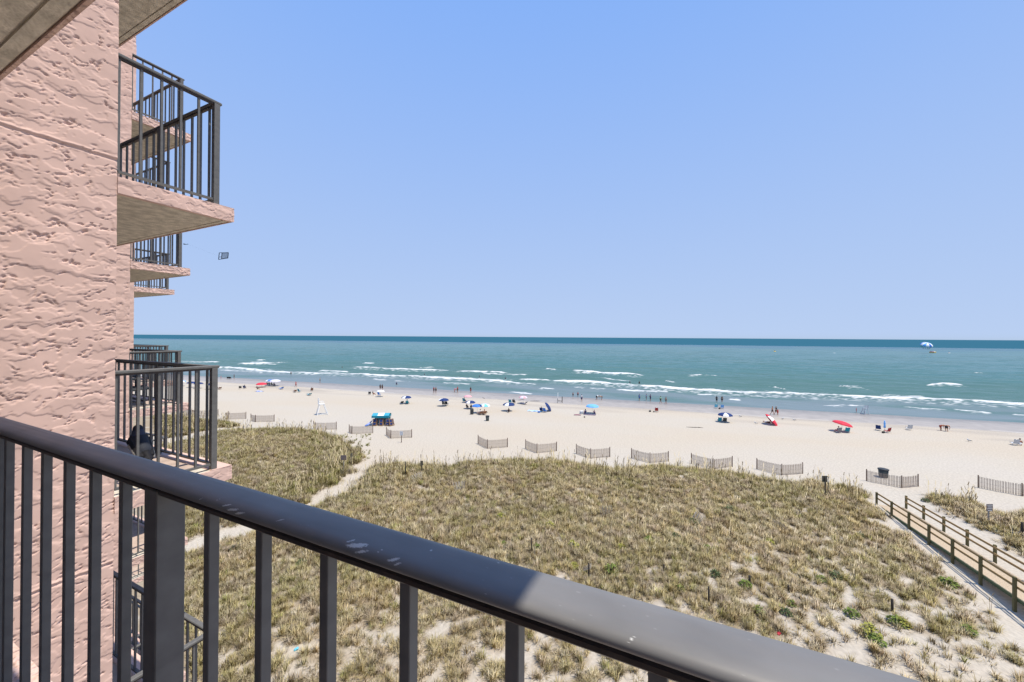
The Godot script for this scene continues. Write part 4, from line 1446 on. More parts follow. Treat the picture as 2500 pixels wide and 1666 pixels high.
func build_beach() -> void:
	var K := Color(0.02, 0.02, 0.025)          # black cloth
	var N := Color(0.02, 0.04, 0.14)
	var R := Color(0.45, 0.04, 0.05)
	var W := Color(0.7, 0.7, 0.7)
	var T := Color(0.03, 0.25, 0.30)
	var G := Color(0.32, 0.62, 0.35)
	var P := Color(0.6, 0.2, 0.25)
	var B := Color(0.10, 0.20, 0.42)
	var S := SKINS[0]
	# --- umbrellas
	umb(1771, 1013, M.navy, M.white, [5], "navy umbrella with one white panel shading two empty chairs near a sand hole", 1.3)
	umb(992, 971, M.navy, M.white, [5], "navy umbrella with one white panel over reclining sunbathers near the rental tent", 1.18)
	umb(1083, 977, M.navy, M.white, [4], "navy umbrella with one white panel over two black chairs and a round shadow", 1.2)
	umb(1148, 983, M.navy, M.white, [5], "navy umbrella with white panel in front of a pink umbrella and teal chair", 1.15)
	umb(1165, 992, M.blue, M.navy, [0, 7], "bright blue umbrella touching a pale patterned umbrella above brown loungers", 1.1)
	umb(1183, 991, M.aqua, M.white, [1, 3, 5, 7], "aqua and white striped umbrella beside the bright blue umbrella", 1.15)
	umb(1242, 988, M.navy, M.white, [5], "navy umbrella with white panel shading one person sitting on the sand", 1.3)
	umb(1142, 969, M.pink, M.pale_cloth, [2], "faded pink umbrella behind the teal chair", 1.0)
	umb(1277, 971, M.lavender, M.pink, [0, 4, 6], "pink and white striped umbrella near the dark tide line", 1.05)
	umb(1337, 993, M.navy, M.grey_cloth, [2], "dark navy umbrella tilted low on its side over seated people", 1.2, 1.25, Vector2(0.2, -1.0))
	umb(1446, 992, M.sky_blue, M.sky_blue, [], "plain sky blue umbrella over a family with towels", 1.35, 1.9)
	umb(1885, 1026, M.red, M.white, [4], "red umbrella tipped over with its white underside showing", 1.5, 1.1, Vector2(0.45, -0.85))
	umb(2056, 1034, M.red, M.pink, [], "upright red umbrella over a grey chair and a teal chair", 1.4, 1.75, Vector2(0.1, -0.22))
	umb(929, 956, M.white, M.white, [], "plain white umbrella over a blue striped chair", 1.05)
	umb(638, 937, M.red, M.red, [], "small red umbrella beside the white umbrella group", 1.5, 1.4)
	umb(657, 930, M.blue, M.white, [1, 5], "blue and white umbrella behind the white umbrella group", 1.1)
	umb(671, 930, M.lavender, M.white, [0, 3], "large pale lavender umbrella over four people sitting in a row", 1.6, 2.0)
	umb(515, 939, M.navy, M.navy, [], "navy umbrella beside two brown recliners at the corner post", 1.3)
	umb(484, 937, M.navy, M.blue, [], "navy umbrella seen between the last bars of the lower balcony railing", 1.2)
	umb(467, 935, M.navy, M.navy, [3], "navy umbrella behind the balcony bars next to a pale shelter", 1.2)
	umb(441, 932, M.sky_blue, M.white, [1, 2, 4, 5, 7], "pale blue and white umbrella behind the lower balcony bars", 1.3)
	# closed umbrella
	var o := thing("closed_umbrella", on_ground(2160, 1056), 0.0, "blue umbrella folded shut on its pole between a navy chair and a red chair", "umbrella")
	var st := begin()
	tube(st, [Vector3(0, -0.1, 0), Vector3(0, 2.0, 0)], [0.02, 0.02], 6)
	add(st, "pole", M.steel, o)
	st = begin()
	tube(st, [Vector3(0, 0.75, 0), Vector3(0.01, 0.9, 0), Vector3(0, 1.2, 0.02), Vector3(0.01, 1.5, 0), Vector3(0, 1.9, 0), Vector3(0, 2.05, 0)], [0.12, 0.17, 0.12, 0.14, 0.08, 0.02], 9)
	add(st, "folded_canopy", M.sky_blue, o)
	# --- chairs
	var sea := PI - 0.32
	chair_px(1757, 1031, sea, M.teal, "teal sling chair under the navy umbrella near the sand hole")
	chair_px(1769, 1032, sea, M.charcoal, "black sling chair under the navy umbrella near the sand hole")
	chair_px(1748, 997, sea, M.aqua, "turquoise chair on wet sand behind two women in the shallows")
	chair_px(1763, 998, sea, M.sky_blue, "light blue chair on wet sand behind two women in the shallows")
	chair_px(1603, 1006, sea, M.dark_red, "dark red chair standing alone near the wet sand")
	chair_px(2046, 1057, sea + 0.3, M.grey_cloth, "grey chair with a seated person under the upright red umbrella")
	chair_px(2067, 1057, sea, M.teal, "empty teal chair under the upright red umbrella")
	chair_px(2145, 1051, sea - 0.5, M.navy, "navy chair left of the folded blue umbrella")
	chair_px(2166, 1057, sea + 0.4, M.dark_red, "red chair beside the folded blue umbrella")
	chair_px(2219, 1050, sea, M.pale_cloth, "pale grey chair standing alone by the tide line")
	chair_px(2477, 1087, sea, M.pale_cloth, "pale blue grey chair next to a crouching dark-haired person")
	chair_px(1084, 990, sea, M.charcoal, "black chair under the navy umbrella with the round shadow", "pair of black chairs")
	chair_px(1091, 990, sea, M.charcoal, "black chair under the navy umbrella with the round shadow", "pair of black chairs")
	chair_px(980, 987, sea + 0.9, M.charcoal, "black reclined chair beneath the navy umbrella near the rental tent", "", 0.8)
	chair_px(994, 987, sea + 0.5, M.teal, "teal chair with a reclining person near the rental tent", "", 0.7)
	chair_px(1134, 982, sea - 0.2, M.teal, "teal chair in front of the faded pink umbrella")
	chair_px(1246, 985, sea, M.teal, "teal chair rising behind the navy umbrella canopy")
	chair_px(1255, 985, sea, M.charcoal, "black chair behind the navy umbrella canopy with a sitter")
	chair_px(1280, 988, sea + 1.2, M.navy, "navy lounger with a raised sunshade near the tide line", "", 0.9, true)
	chair_px(1322, 1006, sea, M.navy, "navy chair beside the tilted umbrella")
	chair_px(1331, 1007, sea - 0.3, M.blue, "blue chair beside the tilted umbrella")
	chair_px(1172, 1013, sea + 0.8, M.brown_cloth, "brown lounger under the aqua striped umbrella", "", 0.7, true)
	chair_px(1182, 1013, sea + 0.8, M.brown_cloth, "tan lounger at the edge of the aqua umbrella's shade", "", 0.7, true, M.tan_wood)
	chair_px(926, 966, sea, M.blue, "blue striped chair under the plain white umbrella")
	chair_px(902, 964, sea + 0.7, M.charcoal, "black chair left of the plain white umbrella", "", 0.6)
	chair_px(586, 950, sea + 0.9, M.charcoal, "dark chair leaning back on the far left sand", "", 0.5)
	chair_px(597, 949, sea + 0.6, M.navy, "navy chair with a sitter on the far left sand", "", 0.5)
	chair_px(527, 952, sea + 1.2, M.brown_cloth, "brown recliner beside the navy umbrella at the corner post", "pair of brown recliners", 0.9, true)
	chair_px(536, 951, sea + 1.2, M.brown_cloth, "brown recliner beside the navy umbrella at the corner post", "pair of brown recliners", 0.9, true)
	chair_px(687, 951, sea + 1.3, M.blue, "blue and white recliner right of the lavender umbrella", "", 0.8, true)
	chair_px(720, 958, sea + 1.0, M.brown_cloth, "brown folding lounger next to a teal chair", "", 0.9, true)
	chair_px(731, 958, sea, M.teal, "teal chair next to the brown folding lounger")
	chair_px(755, 966, sea + 1.2, M.teal, "teal and white lounger lying low above the lifeguard stand", "", 0.95, true)
	chair_px(761, 955, sea + 0.9, M.brown_cloth, "brown chair with a sitter near the standing walker", "", 0.5)
	chair_px(557, 926, sea + 0.6, M.charcoal, "dark chair at the far water's edge", "far dark chairs at the waterline", 0.5)
	chair_px(562, 926, sea + 0.6, M.charcoal, "dark chair at the far water's edge", "far dark chairs at the waterline", 0.5)
	# --- towels, bags
	towel(1302, 1004, 1.2, M.sky_blue, M.white, "light blue and white towel beside the tilted umbrella", Vector2(1.3, 2.4))
	towel(1314, 1005, 1.0, M.aqua, M.sky_blue, "aqua towel next to the navy chair", Vector2(1.0, 1.8))
	towel(1440, 1013, 1.3, M.purple, M.grey_cloth, "dark purple towel under the sky blue umbrella", Vector2(1.4, 2.4))
	towel(1410, 1014, 1.3, M.purple, M.dark_red, "small plum towel lying left of the sky blue umbrella", Vector2(0.8, 1.4))
	towel(633, 956, 1.2, M.blue, M.lavender, "blue and white towel in front of a seated person", Vector2(1.2, 2.4))
	towel(662, 943, 1.3, M.charcoal, M.grey_cloth, "long dark towel under the lavender umbrella", Vector2(1.4, 4.0))
	bag(1757, 999, M.charcoal, "dark bag between the turquoise and light blue chairs")
	bag(2157, 1058, M.black, "black bag at the foot of the folded umbrella")
	bag(1587, 1006, M.charcoal, "dark bag lying left of the dark red chair")
	bag(1596, 1007, M.black, "small black bag beside the dark red chair", Vector3(0.3, 0.25, 0.2))
	bag(1427, 1020, M.black, "small black bag on open sand below the plum towel", Vector3(0.3, 0.25, 0.2))
	bag(1420, 1011, M.pale_cloth, "white cooler at the left of the sky blue umbrella", Vector3(0.7, 0.6, 0.5), "cooler", "cooler")
	bag(1316, 1008, M.blue, "blue cooler in front of the navy chair", Vector3(0.5, 0.4, 0.35), "cooler", "cooler")
	bag(1152, 1012, M.charcoal, "tall dark beach cart beside the bright blue umbrella", Vector3(0.6, 1.2, 0.5), "beach_cart", "cart")
	# --- people
	person(1750, 984, "hips", 2.6, K, K, "woman in a black swimsuit standing in the shallows beside another", "", 1.0, 0.0, 0).name = numbered("person_standing")
	person(1763, 984, "stand", 2.8, Color(0.16, 0.10, 0.07), Color(0.10, 0.06, 0.05), "person in brown swimwear standing in the shallows beside a woman in black")
	person(1613, 985, "walk", 1.7, G, K, "person in a pale green shirt walking along the wet sand")
	person(1626, 987, "walk", 1.8, Color(0.35, 0.2, 0.16), Color(0.1, 0.06, 0.06), "bare-armed walker following the person in the green shirt")
	person(1561, 979, "stand", 2.2, B, B, "grey blue clad person standing left in a trio in the shallows")
	person(1578, 979, "stand", 1.2, B, N, "person in blue standing in the middle of a trio in the shallows")
	person(1588, 980, "hips", 2.0, N, N, "person in dark blue standing right in a trio in the shallows")
	person(1886, 1013, "walk", 0.4, S, K, "bare-chested man in dark shorts walking with a woman and child")
	person(1895, 1013, "walk", 0.2, K, K, "woman in black walking between a man and a child")
	person(1899, 1014, "stand", 0.2, R, R, "child in red walking beside two adults", "", 0.72)
	person(1059, 960, "stand", 2.6, R, K, "person in red top of a pair standing at the water's edge")
	person(1064, 960, "stand", 2.9, Color(0.3, 0.2, 0.14), K, "taller person of a pair standing at the water's edge")
	person(1110, 958, "bend", 1.4, P, P, "person in pink bending over beside a standing adult")
	person(1117, 959, "stand", 1.0, R, K, "adult in red standing beside the person bending over")
	person(1149, 960, "stand", 2.7, K, R, "person in dark swimwear standing alone at the water's edge")
	person(1420, 981, "stand", 2.6, W, N, "person in a white shirt and blue shorts at the water's edge")
	person(1411, 970, "stand", 2.8, R, K, "small person in red in the shallows next to a white shirt", "", 0.8)
	person(1399, 970, "stand", 2.8, Color(0.4, 0.25, 0.2), K, "child in the shallows left of the person in red", "", 0.75)
	person(1457, 976, "bend", 2.2, W, K, "person in white bending down in the shallows")
	person(1469, 977, "bend", -2.0, Color(0.5, 0.35, 0.25), Color(0.2, 0.1, 0.06), "person in tan bending down in the shallows")
	person(2298, 1052, "bend", 1.2, S, Color(0.25, 0.05, 0.03), "reddened person bending over the sand beside a second one")
	person(2312, 1054, "bend", 1.9, S, K, "second bare-backed person bending over the sand")
	person(2490, 1088, "crouch", 2.0, S, W, "dark-haired person with bare back crouching by the pale chair")
	person(1242, 1008, "sit", PI, K, K, "person sitting on the sand in the navy umbrella's shade", "", 0.9)
	person(1429, 1012, "sit", PI, N, N, "person in blue sitting under the sky blue umbrella")
	person(1451, 1012, "sit", PI - 0.4, Color(0.3, 0.2, 0.25), N, "person sitting at the right end under the sky blue umbrella", "", 0.85)
	person(722, 946, "walk", 1.2, R, Color(0.25, 0.05, 0.05), "walker in dark red on the wet sand at far left")
	person(781, 935, "hips", 1.8, Color(0.35, 0.3, 0.25), K, "person standing ankle deep right of the walker in dark red")
	person(710, 918, "stand", 3.0, K, K, "dark figure standing knee deep in front of the foam line")
	person(628, 952, "sit", 2.4, K, K, "person in black sitting above the blue and white towel")
	for q in [[652, 941], [657, 941], [663, 942], [669, 943]]:
		person(q[0], q[1], "sit", PI, [K, N, K, Color(0.05, 0.12, 0.05)][int(q[0]) % 4], K, "dark-clad person sitting in a row under the lavender umbrella", "four people in a row")
	person(539, 926, "stand", 2.0, P, P, "child in pink at the far water's edge", "", 0.7)
	person(571, 926, "stand", 2.0, K, K, "dark figure standing right of two far chairs at the waterline")
	person(517, 928, "sit", 2.0, K, K, "dark figure sitting at the far water's edge by the railing post")
	person(928, 953, "stand", 2.9, K, K, "person in black standing behind the plain white umbrella", "pair behind the white umbrella")
	person(933, 953, "stand", 2.9, K, K, "person in black standing behind the plain white umbrella", "pair behind the white umbrella")
	person(911, 965, "sit", 2.4, K, Color(0.3, 0.1, 0.08), "person sitting left of the plain white umbrella")
	person_at(on_ground(2047, 1057) + Vector3(0, 0.0, -0.05), "sit", sea + 0.3, K, R, "person in dark clothes seated in the grey chair under the red umbrella", "", 1.0)
	person_at(on_ground(994, 987), "sit", sea + 0.5, T, K, "person in teal seated in the teal chair near the rental tent")
	person_at(on_ground(1172, 1013), "sit", sea + 0.8, W, K, "person in white seated on the brown lounger")
	person_at(on_ground(1182, 1013), "sit", sea + 0.8, S, Color(0.3, 0.12, 0.05), "tanned person seated on the tan lounger", "", 1.0, 2)
	person(1140, 998, "sit", 2.8, K, K, "dark person sitting in front of the navy umbrella by the cart")
	person(1150, 998, "sit", 3.3, K, N, "second dark person sitting in front of the navy umbrella", "", 0.9)
	person_at(on_ground(1255, 985), "sit", sea, N, K, "person in navy seated in the black chair behind the umbrella")
	person_at(on_ground(1322, 1006), "sit", sea, K, K, "dark-haired person seated in the navy chair by the tilted umbrella")
	person(1340, 1002, "sit", sea, K, K, "person in black sitting under the tilted umbrella")
	person_at(on_ground(597, 949), "sit", sea + 0.6, N, K, "person seated in the navy chair on the far left sand")
	person_at(on_ground(761, 955), "sit", sea + 0.9, R, K, "person in red seated in the brown chair")
	person_at(on_ground(1134, 982), "sit", sea - 0.2, T, K, "person in teal seated in the teal chair by the pink umbrella")
	person(2091, 1008, "stand", 0.6, P, P, "small child in pink standing in the shallows", "", 0.6)
	person(1876, 1033, "lie", 1.2, W, K, "person lying in the shade of the tipped red umbrella")
	# swimmers, standing in the surf
	for q in [[1036, 917, 0.9], [1170, 922, 0.9], [1234, 927, 0.8], [1538, 938, 0.6], [1561, 939, 0.6], [835, 899, 0.9], [968, 939, 0.9]]:
		var p := on_level(q[0], q[1], 0.0)
		person_at(p - Vector3(0, q[2], 0), "stand", q[0], K if int(q[0]) % 2 else N, K, "bather standing waist deep near the breaking waves", "bathers in the surf")
	# --- sand fences (post feet in the photograph)
	var at_names := ["behind the lower balcony bars", "in front of the grassy spit on the far left", "second right of the grassy spit", "half hidden by the grass left of the rental tent", "directly left of the rental tent stacks", "directly behind the small sign near the rental tent", "first one right of the small beach sign", "second one right of the small beach sign", "third one right of the small beach sign", "below the sky blue umbrella and white cooler, fourth right of the sign", "below the bright navy umbrella near the sand hole", "left of the dark sign board on the dune crest", "in front of the wide dark trash bin", "beyond the grassy mound beside the boardwalk"]
	var fences := [
		[[440, 1012], [470, 1018], [532, 1016]], [[557, 1021], [551, 1025], [600, 1023]], [[612, 1028], [623, 1031], [669, 1030]],
		[[765, 1047], [769, 1050], [821, 1049]], [[852, 1056], [859, 1060], [910, 1058]], [[943, 1063], [954, 1071], [1005, 1069]],
		[[1167, 1084], [1190, 1096], [1239, 1092]], [[1283, 1096], [1311, 1107], [1359, 1102]], [[1407, 1108], [1442, 1120], [1489, 1116]],
		[[1542, 1119], [1587, 1131], [1632, 1127]], [[1688, 1132], [1741, 1146], [1788, 1140]], [[1848, 1146], [1909, 1161], [1960, 1157]],
		[[2116, 1175], [2202, 1192], [2242, 1188]], [[2389, 1191], [2496, 1212], [2540, 1208]]]
	for i in fences.size():
		sand_fence(fences[i], "slatted sand fence " + at_names[i])
	# --- bins, signs, stakes
	trash_bin(1190, 1028, "dark green trash bin standing alone below the aqua umbrella", 0.85)
	trash_bin(2157, 1166, "wide dark green trash bin behind a slatted sand fence", 1.12)
	sign_post(980, 1081, 1.55, Vector2(0.45, 0.6), M.pale_cloth, M.fence_post, 3, "small pale sign on a brown post in front of a sand fence")
	sign_post(2015, 1216, 1.95, Vector2(0.5, 0.58), M.sign_back, M.stake, 0, "dark sign board on a tall post at the dune crest", PI)
	sign_post(2414, 1279, 1.55, Vector2(0.52, 0.6), M.sign, M.grey_wood, 4, "purple grey sign with white lines right of the boardwalk")
	sign_post(839, 1163, 2.2, Vector2(0.62, 0.52), M.sign, M.grey_wood, 0, "grey square sign on a thin pole beside the sandy path")
	sign_post(857, 1138, 1.4, Vector2(0.25, 0.45), M.sign_back, M.stake, 0, "narrow dark sign on a post at the head of the sandy path", 0.8)
	sign_post(1029, 1156, 1.3, Vector2(0.3, 0.5), M.sign_back, M.stake, 0, "narrow dark sign at the crest right of the sandy path", 0.3)
	for q in [[990, 1162, 1.5, "tall dark stake beside the path at the dune crest", 0.06], [804, 1132, 1.1, "dark stake left of the grey square sign", 0.06], [1096, 1307, 0.9, "thin stake of a pair in mid dune", 0.03], [1153, 1309, 0.75, "thinner stake right of another in mid dune", 0.03], [1298, 1352, 1.05, "leaning stake beside a bright green plant", 0.04], [1438, 1414, 1.0, "split grey stake with a broken slat beside it", 0.05], [1621, 1394, 0.4, "short stump right of the split stake", 0.06], [1830, 1426, 0.5, "short stump beside a bright green plant on bare sand", 0.06], [1731, 1473, 0.9, "dark stake with dry twigs at its foot", 0.05], [1925, 1443, 0.35, "very short stump in dry grass", 0.05], [2179, 1494, 0.7, "dark green stake left of the boardwalk shadow", 0.06], [992, 1314, 0.7, "thin stake standing close above the handrail", 0.04], [816, 1264, 0.4, "short stake close above the handrail near the path", 0.04], [627, 1197, 0.5, "thin stake in grass left of the path", 0.04], [2495, 1307, 1.0, "thick green post right of the boardwalk", 0.08], [702, 1133, 0.4, "short stake in a sandy hollow", 0.05]]:
		stake(q[0], q[1], q[2], q[3], q[4])
	for q in [[1480, 1264, 8, 0.25, "pale broken fence slats leaning upright in the dune"], [1022, 1176, 10, 0.8, "collapsed fence slats below the crest sign"], [1122, 1200, 8, 0.6, "grey fence slats half buried in mid dune"], [1692, 1278, 7, 0.7, "fallen fence slats around a dark plant"], [1915, 1294, 9, 0.7, "grey fallen fence slats above bare sand"], [1415, 1392, 4, 1.1, "few bleached slats lying just above the handrail"]]:
		remnant(q[0], q[1], q[2], q[3], q[4])
	lifeguard_stand(784, 1013, M.white, "white wooden lifeguard stand facing the sea on dry sand", 1.2, 2.2)
	lifeguard_stand(2113, 1012, M.pale_cloth, "tall blue grey lifeguard stand standing in shallow water", 0.75, PI)
	# weathered frame near the water
	o = thing("wooden_rack", on_ground(1367, 984), 0.3, "weathered timber frame with one tall white pole at the tide line", "rack")
	for q in [[-0.6, 1.1, M.stake], [0.6, 1.5, M.stake]]:
		st = begin()
		bar(st, Vector3(q[0], -0.1, 0), Vector3(q[0], q[1], 0), 0.13, 0.13)
		add(st, "upright", q[2], o)
	st = begin()
	bar(st, Vector3(-0.6, 0.45, 0), Vector3(0.6, 0.45, 0), 0.1, 0.14)
	bar(st, Vector3(-0.6, 0.75, 0.08), Vector3(0.6, 0.2, 0.08), 0.06, 0.1)
	add(st, "crossbar", M.grey_wood, o)
	st = begin()
	tube(st, [Vector3(-0.62, 0.0, 0.12), Vector3(-0.6, 2.5, 0.12)], [0.05, 0.04], 7)
	add(st, "pole", M.white, o)
	rental_tent()
	for q in [[1902, 1550, M.red, "small red scrap of litter in the grass close above the sunlit handrail"], [723, 1588, M.aqua, "small pale blue scrap of litter on bare sand below the handrail"]]:
		o = thing("litter", on_ground(q[0], q[1]), 0.5, q[3], "litter")
		st = begin()
		chamfer_box(st, Vector3(0, 0.05, 0), Vector3(0.2, 0.1, 0.13), 0.03, Basis.from_euler(Vector3(0.2, 0, 0.3)))
		add(st, "wrapper", q[2], o)
	# wrack and holes in the sand
	for q in [[1690, 1044, 0.5], [1180, 972, 0.4], [1270, 977, 0.4], [1310, 980, 0.4]]:
		var p := on_ground(q[0], q[1])
		var d := thing("driftwood", p, q[0], "dark driftwood and weed lying on the sand", "driftwood", "driftwood and weed along the tide line")
		for k in 3:
			st = begin()
			tube(st, [Vector3(-q[2] * 2.0 + k, 0.03, 0.1 * k), Vector3(k * 0.5, 0.06, 0.15 - 0.1 * k), Vector3(q[2] * 2.0 + k * 0.4, 0.03, 0.0)], [0.02, 0.05, 0.02], 5)
			add(st, "branch", M.stake, d)

func remnant(px: float, py: float, n: int, lean: float, label: String) -> void:
	var o := thing("fence_remnant", on_ground(px, py), px, label, "fence")
	for k in n:
		var st := begin()
		var x := (k - n * 0.5) * 0.12
		bar(st, Vector3(x, -0.02, 0.05 * sin(k * 2.0)), Vector3(x * 1.25 + 0.06 * sin(k * 3.0), 0.85 * cos(lean) + 0.05, 0.85 * sin(lean)), 0.04, 0.012)
		add(st, "slat", M.grey_wood, o)

func rental_tent() -> void:
	var p := on_ground(927, 1040)
	var o := thing("rental_tent", p + Vector3(0, 0, -0.9), 0.12, "teal canopy tent with a white roof stripe and dark chair stacks below", "tent")
	for q in [[-1.35, -1.0], [1.35, -1.0], [-1.35, 1.0], [1.35, 1.0]]:
		var st := begin()
		bar(st, Vector3(q[0], -0.1, q[1]), Vector3(q[0], 1.75, q[1]), 0.04, 0.04)
		add(st, "leg", M.steel, o)
	for s in 3:
		var st := begin()
		var x0: float = [-1.42, -0.5, 0.55][s]
		var x1: float = [-0.5, 0.55, 1.42][s]
		for sg in [-1.0, 1.0]:
			if sg > 0: quad(st, Vector3(x0, 1.72, 1.06), Vector3(x0, 2.0, 0.0), Vector3(x1, 2.0, 0.0), Vector3(x1, 1.72, 1.06))
			else: quad(st, Vector3(x1, 1.72, -1.06), Vector3(x1, 2.0, 0.0), Vector3(x0, 2.0, 0.0), Vector3(x0, 1.72, -1.06))
		add(st, "roof_panel", M.white if s == 1 else M.roof_teal, o)
	var st := begin()
	box(st, Vector3(0, 1.55, 1.07), Vector3(2.84, 0.36, 0.012))
	box(st, Vector3(0, 1.55, -1.07), Vector3(2.84, 0.36, 0.012))
	box(st, Vector3(-1.43, 1.55, 0), Vector3(0.012, 0.36, 2.14))
	box(st, Vector3(1.43, 1.55, 0), Vector3(0.012, 0.36, 2.14))
	add(st, "valance", M.teal, o)
	st = begin()
	box(st, Vector3(0, 0.75, -0.9), Vector3(2.6, 1.4, 0.02))
	add(st, "back_curtain", M.teal, o)
	# folded wooden chairs leaning in stacks in front
	var proto: Node3D = null
	for q in [[-0.85, 4], [0.25, 4], [1.35, 3], [2.0, 5]]:
		for k in q[1]:
			var c: Node3D
			var at := p + Vector3(q[0] + 0.05 * k, 0, 0.25 - 0.12 * k)
			if proto == null:
				proto = folded_chair()
				c = proto
			else:
				c = proto.duplicate()
				c.name = numbered("folded_chair")
				add_child(c)
			c.position = Vector3(at.x, ground_y(at.x, at.z), at.z)
			c.rotation = Vector3(-0.22 - 0.02 * k, 0.12 + (0.9 if q[0] > 1.9 else 0.0), 0.04 * (k % 3 - 1))
	st = begin()
	var sack := thing("folded_umbrellas", p + Vector3(-1.75, 0, 0.1), 0.0, "heap of blue and white folded umbrellas left of the chair stacks", "umbrellas")
	for k in 6:
		st = begin()
		tube(st, [Vector3(0.5 - 0.05 * k, 0.95 - 0.08 * k, -0.2), Vector3(0, 0.5 - 0.05 * k, 0.05 * k), Vector3(-0.75 + 0.04 * k, 0.05, 0.1 * k)], [0.03, 0.09, 0.05], 7)
		add(st, "folded_umbrella", M.blue if k % 2 else M.lavender, sack)

func folded_chair() -> Node3D:
	var o := thing("folded_chair", Vector3.ZERO, 0.0, "folded wooden beach chair leaning in a stack by the teal tent", "chair", "folded chairs stacked at the rental tent")
	var st := begin()
	for s in [-0.29, 0.29]:
		bar(st, Vector3(s, 0, 0), Vector3(s, 1.2, 0), 0.05, 0.035)
		bar(st, Vector3(s * 0.86, 0.05, 0.05), Vector3(s * 0.86, 1.0, 0.05), 0.045, 0.03)
	add(st, "frame", M.tan_wood, o)
	st = begin()
	for y in [0.12, 0.62, 1.16]: bar(st, Vector3(-0.29, y, 0.02), Vector3(0.29, y, 0.02), 0.03, 0.06)
	add(st, "crossbar", M.tan_wood, o)
	st = begin()
	box(st, Vector3(0, 0.88, 0.035), Vector3(0.46, 0.44, 0.012))
	box(st, Vector3(0, 0.38, 0.035), Vector3(0.46, 0.3, 0.012))
	add(st, "sling", M.navy, o)
	return o

